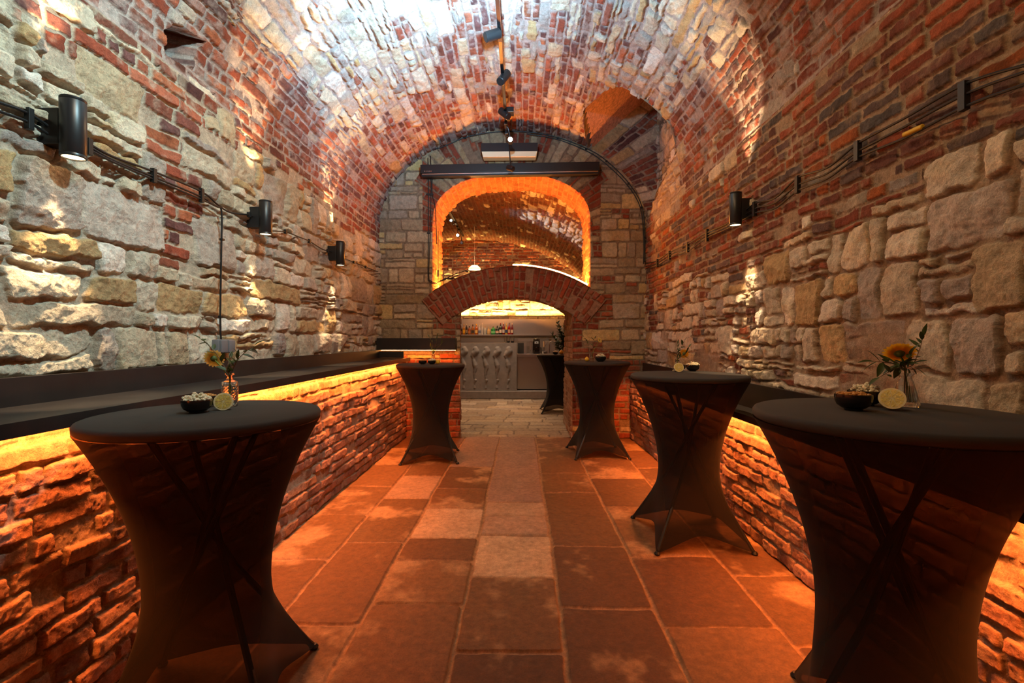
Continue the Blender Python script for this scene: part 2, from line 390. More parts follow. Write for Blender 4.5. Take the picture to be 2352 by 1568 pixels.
# profile of left wall, vault, right wall
th = np.linspace(PI, 0, 4001); ex = VC[0]+VA*np.cos(th); ez = VC[1]+VB*np.sin(th)
arc = np.concatenate([[0], np.cumsum(np.hypot(np.diff(ex), np.diff(ez)))]); LA = arc[-1]
LZ = VC[1]-1.02; RZ = VC[1]-.78
def profile(L):
    """L measured from the left spring; returns base x,z, inward normal, angle"""
    x = np.interp(L, arc, ex); z = np.interp(L, arc, ez); a = np.interp(L, arc, th)
    nx = -np.cos(a)/VA; nz = -np.sin(a)/VB; q = np.hypot(nx, nz); nx /= q; nz /= q
    x = np.where(L < 0, XL, np.where(L > LA, XR, x)); z = np.where(L < 0, VC[1]+L, np.where(L > LA, VC[1]-(L-LA), z))
    nx = np.where(L < 0, 1, np.where(L > LA, -1, nx)); nz = np.where((L < 0) | (L > LA), 0, nz)
    return x, z, nx, nz, a
def Lof(theta): return float(np.interp(PI-theta, PI-th, arc))
L22, L28R = Lof(math.radians(157)), Lof(math.radians(29))
Lc0, Lc1 = Lof(math.radians(112)), Lof(math.radians(64))
def pl(px, py):
    """pixel on the vault -> (Y, L)"""
    d = CM @ Vector(((px-CX)/F, -(py-CY)/F, -1))
    best = None
    for y in np.linspace(1.2, 7.2, 1201):
        X = d.x/d.y*y; Z = CH+d.z/d.y*y
        if Z > VC[1]: f = ((X-VC[0])/VA)**2+((Z-VC[1])/VB)**2-1
        else: f = abs(X-VC[0])/VA-1
        if f >= 0:
            if Z > VC[1]:
                a = math.atan2((Z-VC[1])/VB, (X-VC[0])/VA); return (y, Lof(a))
            return (y, (Z-VC[1]) if X < 0 else LA+(VC[1]-Z))
    return (7.2, 0)
LUN = [pl(1400, 197), pl(1432, 196), pl(1495, 238), pl(1542, 285), pl(1556, 345), pl(1535, 395), pl(1510, 440), pl(1492, 500), (6.9, pl(1484, 560)[1]), (6.9, Lof(math.atan2((4.10-2.95)/VB, (1.03+.13)/VA))), pl(1345, 310), pl(1340, 250)]
def zone_hall(Y, L):
    z = np.where(L < LA/2, VC[1]+L, VC[1]-(L-LA))
    wv = .06*np.sin(Y*2.1)+.04*np.sin(Y*5.3+1)
    p = np.zeros(np.shape(Y), np.float32)
    left = L < LA/2
    # left wall: stone below 2.7, a brick pier and small brick patches
    st = left & (L < -.24+wv)
    st &= ~((Y > 2.60) & (Y < 3.03) & (L > -.93))
    st &= ~((Y > 2.43) & (Y < 2.78) & (L > -1.14) & (L < -.86))
    st &= ~((Y > 4.25) & (Y < 4.50) & (L > -1.10) & (L < -.92))
    p = np.where(st, 1, p)
    p = np.where(left & (L > -.24+wv) & (L < L22), .03, p)
    p = np.where((L >= L22+wv) & (L < Lc0), .90, p)
    p = np.where((L >= Lc0) & (L <= Lc1), .50, p)
    p = np.where((L > Lc1) & (L < L28R+wv), .86, p)
    p = np.where((L >= L22) & (L < L28R) & (Y > 5.2), np.minimum(p, .32), p)
    # right wall
    p = np.where((L >= L28R+wv) & (L < LA+.98+wv*1.4), .05, p)
    p = np.where(L >= LA+.98+wv*1.4, .9, p)
    p = np.where((Y > 5.2) & (Y < 6.5) & (L > LA-.5) & (L < LA+.12), .95, p)
    return p
def hall_part(name, La, Lb, dL, flip=False):
    Ls = np.linspace(La, Lb, int(abs(Lb-La)/dL)+1); s, t = np.meshgrid(ysm, Ls, indexing='ij')
    x, z, nx, nz, a = profile(t)
    # rough lime plaster low on the right wall
    pm = sstep(.15, .5, fbm(s, t, 1.7, 4, 333)+np.where(t > LA, (t-LA-1.55)*1.1, -9)) if Lb > LA+.1 else 0
    kw = dict(zone=zone_hall, seed=7)
    hL, cL = None, None
    if La >= LA-.01: h, c = masonry(s, t, brickpal=BRICK_R, plaster=pm, brick=(.25, .072), mortar=srgb(170, 146, 120), splits=((.4, .4), (.35, .4)), **kw)
    elif Lb <= .01: h, c = masonry(s, t, brickpal=BRICK_L, stone=(.50, .26), stone_h=.042, mortar=srgb(196, 182, 160), splits=((.5, .3), (.45, .4), (.25, .3)), **kw)
    else:
        h, c = masonry(s, t, brickpal=BRICK_L, stone=(.28, .13), stone_h=.026, mortar=srgb(188, 172, 162), splits=((.35, .15), (.2, .2)), limew=.12, rough=1.2, **kw)
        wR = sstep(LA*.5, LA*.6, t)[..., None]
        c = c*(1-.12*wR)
    return s, t, x, z, nx, nz, h, c
def finish(name, s, t, x, z, nx, nz, h, c, keep=None):
    V = np.stack([x+nx*h, s, z+nz*h], -1)
    o = grid_mesh(name, V, keep, c, M['masonry']); o['kind'] = 'structure'; return o
# left wall
parts = {}
for name, La, Lb, dL in (('wall_left', -LZ, 0, .0042), ('ceiling', 0, LA, .0062), ('wall_right', LA, LA+RZ, .0048)):
    s, t, x, z, nx, nz, h, c = hall_part(name, La, Lb, dL)
    parts[name] = [s, t, x, z, nx, nz, h, c]
# make the seams meet: fade relief to a shared value at the springings
for name in parts:
    s, t, x, z, nx, nz, h, c = parts[name]
    for L0 in (0, LA):
        f = sstep(0, .05, np.abs(t-L0)); sh = .012+.006*fbm(s, s*0, 9, 3, 71)
        h = h*f+sh*(1-f)
    parts[name][6] = h
for name in parts:
    s, t, x, z, nx, nz, h, c = parts[name]
    keep = None
    if name == 'ceiling':
        # putlog hole knocked in the brick on the left
        hp = [pl(374, 70), pl(402, 54), pl(464, 96), pl(446, 112), pl(440, 150), pl(412, 146), pl(374, 124)]
        hm = inpoly(s+.012*fbm(s, t, 14, 2, 5), t+.012*fbm(s, t, 14, 2, 6), hp)
        h = np.where(hm, h-.5, h)
        cy, cl = s[:-1, :-1], t[:-1, :-1]
        keep = ~inpoly(cy+.01*fbm(cy, cl, 12, 2, 8), cl+.01*fbm(cy, cl, 12, 2, 9), LUN)
    if name == 'wall_right':
        cy, cl = s[:-1, :-1], t[:-1, :-1]; keep = ~inpoly(cy, cl, LUN)
    finish(name, s, t, x, z, nx, nz, h, c, keep)
# skirt round the lunette opening
mb = MB(); pp = []
for i in range(len(LUN)):
    a, b = np.array(LUN[i]), np.array(LUN[(i+1) % len(LUN)])
    if a[0] > D and b[0] > D: pp.append(None); continue
    for k in range(6): pp.append(a+(b-a)*k/6)
prev = None
vsk = []
for q in pp:
    if q is None: prev = None; continue
    x, z, nx, nz, _ = profile(np.array([q[1]])); x, z, nx, nz = float(x[0]), float(z[0]), float(nx[0]), float(nz[0])
    a0 = Vector((x+nx*.015, min(q[0], D+.02), z+nz*.015)); a1 = Vector((x-nx*.03+.0, min(q[0], D+.02), z-nz*.03)); a2 = Vector((x+.30, min(q[0], D+.02), z+.45))
    cur = [a0, a1, a2]
    if prev: mb.add(prev+cur, [(0, 1, 4, 3), (1, 2, 5, 4)])
    prev = cur
M['lime'] = pmat('lime_rubble', srgb(178, 156, 128), .95, 0, .3, 14, .6, 25)
M['plaster'] = pmat('pink_plaster', srgb(214, 166, 136), .95, 0, .3, 30, .5, 60)
o = mb.build('trim_1', M['lime']); o['kind'] = 'structure'
# lunette: sloping plaster ceiling and its side wall
def zc(X, Y): return 4.1+.882*(X-1.03)-.33*(Y-6.76)
g = np.stack(np.meshgrid(np.linspace(.55, 2.25, 60), np.linspace(4.7, D+.03, 70), indexing='ij'), -1)
zz = zc(g[..., 0], g[..., 1])+.01*fbm(g[..., 0], g[..., 1], 6, 4, 44)
V = np.stack([g[..., 0], g[..., 1], zz], -1)
kp = zz[:-1, :-1] > (VC[1]+VB*np.sqrt(np.maximum(0, 1-((g[:-1, :-1, 0]-VC[0])/VA)**2)))+.005
kp |= g[:-1, :-1, 0] > 1.7
o = grid_mesh('ceiling_lunette', V, kp, None, M['plaster']); o['kind'] = 'structure'
ys = np.arange(4.7, D+.02, .012); zs = np.arange(2.5, 5.4, .012); s, t = np.meshgrid(ys, zs, indexing='ij')
h, c = masonry(s, t, lambda a, b: np.full(np.shape(a), 1.0), seed=61, stone=(.3, .2), mortar=srgb(150, 130, 108))
o = grid_mesh('wall_lunette', np.stack([1.93-h, s, t], -1), None, c, M['masonry'], flip=True); o['kind'] = 'structure'

# lower brick walls under the ledges
for nm, x0, k, sg, zt, sd in (('wall_lower_left', -1.65, 0, 1, 1.10, 21), ('wall_lower_right', 1.700, -.0225, -1, .86, 31)):
    zs = np.arange(-.02, zt, .0042); s, t = np.meshgrid(ysm, zs, indexing='ij')
    h, c = masonry(s+sd, t, lambda a, b: np.zeros(np.shape(a)), seed=sd, brickpal=BRICK_LOW, brick=(.24, .080), brick_h=.021, brick_w=.014, mortar=srgb(178, 156, 136), rough=1.15, pale_bricks=.0)
    dk = sstep(.1, .6, fbm(s, t, 1.3, 4, sd+9))[..., None]*.5; c = c*(1-dk*.5)
    h = h*(.45+.55*sstep(0, .16, zt-t))
    V = np.stack([x0+k*s+sg*h, s, t], -1); o = grid_mesh(nm, V, None, c, M['masonry'], flip=(sg < 0)); o['kind'] = 'structure'
# ------------------------------------------------------------------ end wall
AC = (-.104, .3925); RI, RO = 1.573, 2.02; NC = (-.14, 3.041); NW, NR = 1.112, .676
def f_niche(x, z):   # <0 inside the opening
    u = np.abs(x-NC[0])/NW; v = np.maximum(z-NC[1], 0)/NR
    a = (((u**2.3+v**2.3)**(1/2.3))-1)*NR
    b = RO-np.hypot(x-AC[0], z-AC[1])
    return np.maximum(a, b)
GL, GT = 0, 0     # how much the bar side of the doorway is wider and taller
def f_door(x, z):
    return np.maximum(np.maximum(-.86-GL-x, x-.72), np.hypot(x-AC[0], z-AC[1])-RI-GT)
def f_open(x, z): return np.minimum(f_niche(x, z), f_door(x, z))
def snap(x, z, d):
    for _ in range(3):
        f = f_open(x, z); e = .002
        gx = (f_open(x+e, z)-f_open(x-e, z))/(2*e); gz = (f_open(x, z+e)-f_open(x, z-e))/(2*e); g2 = gx*gx+gz*gz+1e-6
        m = np.abs(f) < d*.75
        x = np.where(m, x-f*gx/g2, x); z = np.where(m, z-f*gz/g2, z)
    return x, z
def endwall(name, yb, dd, sg, x0, x1, z1):
    x, z = np.meshgrid(np.arange(x0, x1, dd), np.arange(-.02, z1, dd), indexing='ij')
    keep = f_open(x[:-1, :-1]+dd/2, z[:-1, :-1]+dd/2) > 0
    x, z = snap(x, z, dd)
    ra = np.hypot(x-AC[0], z-AC[1]); aa = np.arctan2(x-AC[0], z-AC[1])
    ring = (ra > RI-.01) & (ra < RO) & (np.abs(aa) < .70) & (z > 1.5)
    rn = np.hypot(x-NC[0], z-2.75); an = np.arctan2(x-NC[0], z-2.75)
    el = ((x-VC[0])/VA)**2+((z-VC[1])/VB)**2
    qr = (np.abs(x-NC[0]) < NW+.14) & (z > 2.9)
    nring = ((rn < 1.62) & (z > 3.35) & (np.abs(an) < 1.0)) | (qr & (np.abs(x-NC[0]) > NW-.3) & (rn < 1.7))
    outer = (el > 1.0) & (z > 2.95)
    # stone field with brick quoins
    def zf(a, b):
        br = ((b < 1.85) & (a > -1.16) & (a < -.80)) | ((b < 1.95) & (a > .66) & (a < 1.10))
        br |= (b < 1.12)
        br |= (np.abs(a-1.18) < .09) & (b > 1.7) & (b < 2.3)
        return np.where(br, 0, .96)
    h1, c1 = masonry(x, z, zf, seed=201, brickpal=[srgb(*q) for q in [(150, 78, 52), (162, 88, 58), (140, 70, 48), (168, 96, 70)]], stone=(.40, .17), stone_h=.022, stone_w=.014, brick=(.27, .085),
                     mortar=srgb(150, 130, 106), stonepal=[srgb(*q) for q in [(190, 170, 138), (200, 182, 150), (178, 158, 128), (206, 180, 126), (184, 168, 146)]], splits=((.35, .2), (.15, .2)), rough=.6)
    BR = [srgb(*q) for q in [(150, 72, 46), (160, 82, 54), (140, 64, 42), (156, 84, 62), (146, 70, 50)]]
    h2, c2 = masonry(ra, aa*1.8, lambda a, b: np.zeros(np.shape(a)), seed=221, brickpal=BR, brick=(.29, .083), brick_h=.022, mortar=srgb(160, 124, 100), pale_bricks=0)
    an2 = np.where(np.abs(an) > .95, an, an)
    h3, c3 = masonry(rn, an2*1.3, lambda a, b: np.where(np.abs(b) > 1.15, .1, .62), seed=231, brickpal=BR, brick=(.5, .085), stone=(.55, .12), stone_h=.016, stone_w=.01, splits=((.1, .1),), mortar=srgb(150, 122, 98),
                     stonepal=[srgb(*q) for q in [(186, 160, 126), (176, 150, 118), (192, 170, 136)]])
    # outer ring seen inside the lunette
    re = np.sqrt(el); ae = np.arctan2((x-VC[0])/VA, (z-VC[1])/VB)
    h4, c4 = masonry(re*1.6, ae*1.7, lambda a, b: np.full(np.shape(a), .5), seed=241, brickpal=BRICK_L, stone=(.5, .15), brick=(.3, .08), stone_w=.01, splits=((.1, .1),))
    h = np.where(ring, h2+.03, np.where(outer, h4, np.where(nring, h3, h1)))
    c = np.where(ring[..., None], c2, np.where(outer[..., None], c4, np.where(nring[..., None], c3, c1)))
    fo = f_open(x, z); h = np.where(np.abs(fo) < dd*.9, .012+(.025 if sg < 0 else 0)*ring, h)
    V = np.stack([x, yb+sg*h, z], -1)
    o = grid_mesh(name, V, keep, c, M['masonry'], flip=(sg > 0)); o['kind'] = 'structure'
endwall('wall_end', D, .0062, -1, -2.15, 2.3, 5.45)
GL, GT = .13, .07
endwall('wall_bar_side', 7.50, .03, 1, -4.9, 2.3, 4.3)
GL, GT = 0, 0
# reveals
def reveal(name, pts, y0, y1, seed, pal_, dy=.012, mort=srgb(180, 140, 100), amp=.9, br=(.28, .085), fl=False, splay=False):
    pts = np.array(pts); sl = np.concatenate([[0], np.cumsum(np.hypot(*np.diff(pts, axis=0).T))])
    S = np.linspace(0, sl[-1], int(sl[-1]/.009)); px = np.interp(S, sl, pts[:, 0]); pz = np.interp(S, sl, pts[:, 1])
    tx = np.gradient(px); tz = np.gradient(pz); q = np.hypot(tx, tz)+1e-9; nx, nz = -tz/q, tx/q
    Ys = np.arange(y0, y1+dy, dy); y, si = np.meshgrid(Ys, np.arange(len(S)), indexing='ij')
    h, c = masonry(y, S[si], lambda a, b: np.zeros(np.shape(a)), seed=seed, brickpal=pal_, brick=br, mortar=mort, brick_h=.02*amp, pale_bricks=0)
    fade = sstep(0, .02, y-y0); h = h*fade
    sgn = -1 if fl else 1
    X_, Z_ = px[si]+sgn*nx[si]*h, pz[si]+sgn*nz[si]*h
    if splay: X_ = X_-.17*(y-y0)*np.clip((AC[0]-px[si])/.7, 0, 1); Z_ = Z_+.085*(y-y0)*sstep(1.6, 1.85, pz[si])
    V = np.stack([X_, y, Z_], -1)
    o = grid_mesh(name, V, None, c, M['masonry'], flip=fl); o['kind'] = 'structure'
# niche outline left bottom -> over the top -> right bottom
def nout():
    L = []
    zb = lambda X: AC[1]+math.sqrt(RO**2-(X-AC[0])**2)
    for z in np.linspace(zb(NC[0]-NW), NC[1], 12): L.append((NC[0]-NW, z))
    for a in np.linspace(PI, 0, 121)[1:-1]:
        cx, cz = math.cos(a), math.sin(a); k = (abs(cx)**2.3+abs(cz)**2.3)**(-1/2.3); L.append((NC[0]+NW*cx*k, NC[1]+NR*cz*k))
    for z in np.linspace(NC[1], zb(NC[0]+NW), 12): L.append((NC[0]+NW, z))
    return L
RB = [srgb(*q) for q in [(190, 122, 84), (180, 110, 74), (196, 132, 96)]]
reveal('wall_niche', nout(), D-.012, 7.50, 301, RB, fl=True)
a0 = math.asin((NC[0]-NW-AC[0])/RO); a1 = math.asin((NC[0]+NW-AC[0])/RO)
reveal('wall_sill', [(AC[0]+RO*math.sin(a), AC[1]+RO*math.cos(a)) for a in np.linspace(a0, a1, 90)], D-.045, 7.50, 311, RB, amp=.3)
b0 = math.asin((-.86-AC[0])/RI); b1 = math.asin((.72-AC[0])/RI)
DO = [(-.86, z) for z in np.linspace(-.02, AC[1]+RI*math.cos(b0), 10)]+[(AC[0]+RI*math.sin(a), AC[1]+RI*math.cos(a)) for a in np.linspace(b0, b1, 60)]+[(.72, z) for z in np.linspace(AC[1]+RI*math.cos(b1), -.02, 10)]
reveal('wall_door', DO, D-.035, 8.0, 321, [srgb(*q) for q in [(170, 118, 88), (180, 134, 104), (186, 150, 122)]], amp=.6, mort=srgb(178, 146, 116), fl=True, splay=True)
mb = MB(); mb.box(-1.5, -1.09, 7.52, 8.0, 0, 2.1); mb.box(.735, 1.2, 7.52, 8.0, 0, 2.1); mb.box(-1.5, 1.2, 7.52, 8.0, 2.10, 2.22)
o = mb.build('trim_2', M['lime']); o['kind'] = 'structure'

# ------------------------------------------------------------------ floors
SL = [-1.66, -1.21, -.79, -.30, .20, .69, 1.25, 1.72]
JN = [[.6, 1.3, 2.2, 3.0, 3.77, 4.5, 5.3, 6.1], [.7, 1.5, 2.32, 3.25, 4.16, 4.86, 5.6, 6.3], [.9, 1.7, 2.5, 2.99, 3.33, 3.92, 4.44, 5.23, 6.9],
      [.6, 1.35, 2.13, 2.79, 3.39, 3.77, 4.10, 6.9], [.8, 1.6, 2.49, 3.23, 4.36, 4.99, 5.96], [.7, 1.5, 2.33, 3.09, 3.99, 4.82, 5.6, 6.2], [.9, 1.6, 2.19, 2.84, 3.6, 4.4, 5.2, 6.0]]
ysf = np.concatenate([np.arange(-2.6, 1.3, .03), yspace(1.3, D+.08, .00075, .003, .016)])
x, y = np.meshgrid(np.arange(-1.68, 1.74, .0055), ysf, indexing='ij')
wx = x+.012*fbm(x, y, 1.6, 3, 401)+.006*fbm(x, y, 9, 3, 402); wy = y+.02*fbm(x, y, 1.8, 3, 403)+.008*fbm(x, y, 9, 3, 404)
d = np.full(x.shape, 9.0); idn = np.zeros(x.shape, int); 
for i in range(7):
    m = (wx >= SL[i]) & (wx < SL[i+1]) | ((i == 0) & (wx < SL[0])) | ((i == 6) & (wx >= SL[7]))
    J = np.array([-3.0, -2.2, -1.4, -.6, .1]+JN[i]+[7.4]); k = np.clip(np.searchsorted(J, wy)-1, 0, len(J)-2)
    dj = np.minimum(wy-J[k], J[k+1]-wy); dx = np.minimum(wx-SL[i], SL[i+1]-wx)
    if i == 0: dx = SL[1]-wx
    if i == 6: dx = wx-SL[6]
    r = .03; qx = r-dx; qy = r-dj
    dd = -(np.sqrt(np.maximum(qx, 0)**2+np.maximum(qy, 0)**2)+np.minimum(np.maximum(qx, qy), 0)-r)
    d = np.where(m, dd, d); idn = np.where(m, i*100+k, idn)
n1 = fbm(x, y, 8, 4, 410); n2 = fbm(x, y, 50, 3, 411); big = fbm(x, y, 1.2, 4, 412)
dd = d+.003*n1; slab = sstep(.006, .016, dd)
hh = H(idn, 3, 420)
z = slab*(.008+.006*hh)+.0025*n1+.0012*n2+.004*big-.012
base = pal(H(idn, 5, 421), [srgb(*q) for q in [(116, 78, 44), (108, 70, 38), (122, 84, 48), (112, 76, 42), (100, 64, 34)]])*(.85+.3*hh)[..., None]
pale = np.isin(idn, [205+4, 205+0])  # placeholder ids, refined below
def slab_id(xx, yy):
    i = int(np.searchsorted(SL, xx)-1); J = np.array([-3.0, -2.2, -1.4, -.6, .1]+JN[i]+[7.4]); return i*100+int(np.searchsorted(J, yy)-1)
worn = sstep(.05, .4, fbm(x, y, 2.6, 5, 430, .6)+.15*(H(idn, 9, 431)-.5)*4-.12)[..., None]
c = base*(1-worn)+np.array(srgb(172, 134, 94))*worn
for (xx, yy, cc) in ((-.05, 3.1, (206, 172, 132)), (-.05, 3.6, (178, 142, 112)), (-.05, 3.95, (182, 148, 116)), (-.5, 3.6, (200, 164, 126)), (-.05, 5, (156, 124, 104)), (-1.0, 4.5, (172, 138, 108)), (-.5, 6.0, (150, 118, 98))):
    m = (idn == slab_id(xx, yy))[..., None]; c = np.where(m, np.array(srgb(*cc))*(.9+.12*n1)[..., None], c)
gr = np.array(srgb(158, 118, 80))*(1+.2*n2)[..., None]
c = gr*(1-slab[..., None])+c*slab[..., None]
c = c*(1+.18*n2+.1*n1)[..., None]
o = grid_mesh('floor', np.stack([x, y, z], -1), None, c, M['flags']); o['kind'] = 'structure'
x, y = np.meshgrid(np.arange(-4.9, 2.3, .012), np.arange(D+.04, 12.7, .012), indexing='ij')
h, c = masonry(x, y, lambda a, b: np.ones(np.shape(a)), seed=451, stone=(.62, .27), stone_h=.010, stone_w=.035, mortar=srgb(124, 104, 84), splits=((.15, .25),), rough=.2,
               stonepal=[srgb(*q) for q in [(182, 160, 130), (170, 148, 120), (190, 170, 140), (160, 138, 112), (176, 158, 134)]])
o = grid_mesh('floor_bar', np.stack([x, y, h-.012], -1), None, c, M['flags']); o['kind'] = 'structure'
# room behind the camera
mb = MB(); mb.box(-2.1, 1.9, -2.75, -2.6, -.02, 4.4); o = mb.build('wall_back', M['lime']); o['kind'] = 'structure'
# ------------------------------------------------------------------ bar room vault
BV = (-1.35, 1.9); BA, BB = 3.4, 2.13
th2 = np.linspace(PI, 0, 2001); ex2 = BV[0]+BA*np.cos(th2); ez2 = BV[1]+BB*np.sin(th2)
ar2 = np.concatenate([[0], np.cumsum(np.hypot(np.diff(ex2), np.diff(ez2)))]); LB = ar2[-1]
Ls = np.arange(-1.95, LB+1.95, .016); s, t = np.meshgrid(np.arange(7.5, 12.68, .016), Ls, indexing='ij')
x = np.where(t < 0, BV[0]-BA, np.where(t > LB, BV[0]+BA, np.interp(t, ar2, ex2))); z = np.where(t < 0, BV[1]+t, np.where(t > LB, BV[1]-(t-LB), np.interp(t, ar2, ez2)))
a = np.interp(t, ar2, th2); nx = -np.cos(a)/BA; nz = -np.sin(a)/BB; q = np.hypot(nx, nz); nx, nz = nx/q, nz/q
h, c = masonry(s, t, lambda a, b: np.where((b > LB*.66) & (b < LB*.95) & (a < 9.8), .6, .06), seed=501, pale_bricks=.004, brickpal=[srgb(*q) for q in [(120, 66, 48), (108, 60, 46), (130, 74, 50), (100, 62, 52)]], mortar=srgb(128, 100, 82), stone=(.35, .16), brick=(.27, .08))
o = grid_mesh('ceiling_bar', np.stack([x+nx*h, s, z+nz*h], -1), None, c, M['masonry']); o['kind'] = 'structure'
x, z = np.meshgrid(np.arange(-4.8, 2.1, .014), np.arange(0, 4.1, .014), indexing='ij')
h, c = masonry(x, z, lambda a, b: np.where(b > 3.15, .02, .97), seed=521, stone=(.5, .2), brick=(.27, .08), stone_h=.04, stone_w=.03)
o = grid_mesh('wall_bar_back', np.stack([x, 12.65-h, z], -1), None, c, M['masonry']); o['kind'] = 'structure'

# ------------------------------------------------------------------ ledges
def ledge(name, label, pts_box, mat):
    pass
t = thing('wall_ledge', 'long black steel ledge with upstand along the left stone wall, glowing orange underneath', 'ledge', (-1.8, 2.0, 1.085))
def bx(name, x0, x1, y0, y1, z0, z1, mat, par, bev=.002, smooth=False, lab=None):
    loc = par.location if par is not None else Vector((0, 0, 0))
    o = MB().box(x0-loc.x, x1-loc.x, y0-loc.y, y1-loc.y, z0-loc.z, z1-loc.z, 0, bev).build(name, mat, par, smooth)
    if lab: o['label'] = lab
    return o
bx('ledge_top', -2.03, -1.56, -2.5, 6.70, 1.104, 1.132, M['black_steel'], t)
bx('front_lip', -1.566, -1.556, -2.5, 6.70, 1.084, 1.1325, M['black_steel'], t, .001)
bx('upstand', -1.948, -1.932, -2.5, 6.70, 1.130, 1.243, M['black_steel'], t)
bx('light_strip', -1.586, -1.572, -1.1, 6.3, 1.0985, 1.1035, M['led_dot'], t, 0, lab='orange light strip under the ledge')
t = thing('wall_ledge', 'black steel ledge with upstand along the right brick wall, behind the tall tables', 'ledge', (1.6, 2.0, .83))
bx('ledge_top', 1.50, 1.76, -2.5, 6.70, .854, .882, M['black_steel'], t)
bx('front_lip', 1.496, 1.506, -2.5, 6.70, .838, .8825, M['black_steel'], t, .001)
bx('upstand', 1.690, 1.706, -2.5, 6.70, .882, 1.064, M['black_steel'], t)
bx('light_strip', 1.515, 1.530, -1.2, 6.4, .8485, .8535, M['led_dot'], t, 0, lab='orange light strip under the ledge')
# shelf box on the end wall with LED dots
p0 = P(868, 776, Y=6.58); p1 = P(1050, 806, Y=6.58)
t = thing('wall_shelf', 'black steel shelf box on the end wall left of the doorway, dotted light strip below', 'shelf', (-1.4, 6.65, 1.22))
bx('shelf_box', -1.99, -.905, 6.56, 6.74, 1.242, 1.405, M['black_steel'], t)
mb = MB()
for i in range(64):
    X = -1.93+i*.0162; mb.box(X-.004, X+.004, 6.575, 6.585, 1.234, 1.2415)
o = mb.build('light_strip', M['led_dot'], None); o.parent = t; o.location = -t.location; o['label'] = 'row of small glowing orange dots'; o['kind'] = 'stuff'
t = thing('return_panel', 'short black steel panel in the left corner of the end wall, under the dotted lights', 'panel', (-1.8, 6.5, 1.13))
bx('panel', -1.95, -1.605, 6.50, 6.53, 1.134, 1.225, M['black_steel'], t)

# ------------------------------------------------------------------ cocktail tables
def cover_mesh(zt, r, hd, rw=.205):
    """stretch cover: round top, narrow waist, four pulled-out feet; angle 0 is a foot"""
    n = 120; rows = 56; V = []; zw = .47; ze = zt-.035
    for i in range(rows+1):
        v = i/rows
        for k in range(n):
            a = 2*PI*k/n; am = a % (PI/2); s2 = abs(math.sin(2*a))
            chord = hd*math.cos(PI/4)/math.cos(am-PI/4)*(1-.20*s2**1.5)
            zb = .006+.085*s2**.8
            z = ze+(zb-ze)*v
            if z > zw:
                q = (z-zw)/(ze-zw); rr = rw+(r-rw)*(q**1.9)
            else:
                q = (zw-z)/zw; rr = rw+(chord-rw)*(q**1.45)+.0*q
            V.append((rr*math.cos(a), rr*math.sin(a), z))
    Fc = [(i*n+k, (i+1)*n+k, (i+1)*n+(k+1) % n, i*n+(k+1) % n) for i in range(rows) for k in range(n)]
    return V, Fc
def cocktail_table(label, x, y, zt, rot, r=.40, hd=.465):
    t = thing('cocktail_table', label, 'table', (x, y, 0), rot, 'bar-height tables in black stretch covers')
    mb = MB(); V, Fc = cover_mesh(zt, r, hd); mb.add(V, Fc); o = mb.build('table_cover', M['spandex'], t, True, 60)
    mb = MB(); mb.lathe([(0, zt-.034), (r-.006, zt-.034), (r, zt-.028), (r+.001, zt-.012), (r-.004, zt-.004), (r-.014, zt), (r*.5, zt+.0003), (0, zt+.0003)], 96)
    mb.build('tabletop', M['spandex_lit_top'], t, True, 60)
    for k in range(4):
        a = PI/2*k; mb = MB(); c, s = math.cos(a), math.sin(a)
        mb.tube([(hd*.93*c, hd*.93*s, .02), (.10*c-.02*s, .10*s+.02*c, .50), (.0*c-.02*s, .0*s+.02*c, zt*.62), (-.20*c, -.20*s, zt-.05)], .012, 8)
        leg = mb.build('leg', M['black_metal'], t, True)
        mb = MB(); mb.lathe([(.018, 0), (.020, .008), (.012, .020), (0, .022)], 14, Matrix.Translation((hd*.955*c, hd*.955*s, 0)))
        mb.build('foot_cap', M['black_rubber'], leg, True)
    return t
cocktail_table('near left tall table in a black stretch cover, popcorn bowl and flower on top', -1.166, 1.77, 1.114, math.radians(57), .385, .45)
cocktail_table('far left tall table in a black stretch cover in front of the doorway pier', -1.061, 5.60, 1.10, math.radians(52), .397)
cocktail_table('far right tall table in a black stretch cover beside the doorway', .921, 5.85, 1.118, math.radians(49), .397)
cocktail_table('middle right tall table in a black stretch cover, half lemon on top', 1.187, 3.42, 1.14, math.radians(46), .398)
cocktail_table('nearest right tall table in a black stretch cover, cut off by the picture edge', 1.20, 1.58, 1.150, math.radians(10), .40, .43)
cocktail_table('tall black-covered table in the bar room beyond the doorway, leafy branches on top', .70, 9.25, 1.10, math.radians(45), .40)

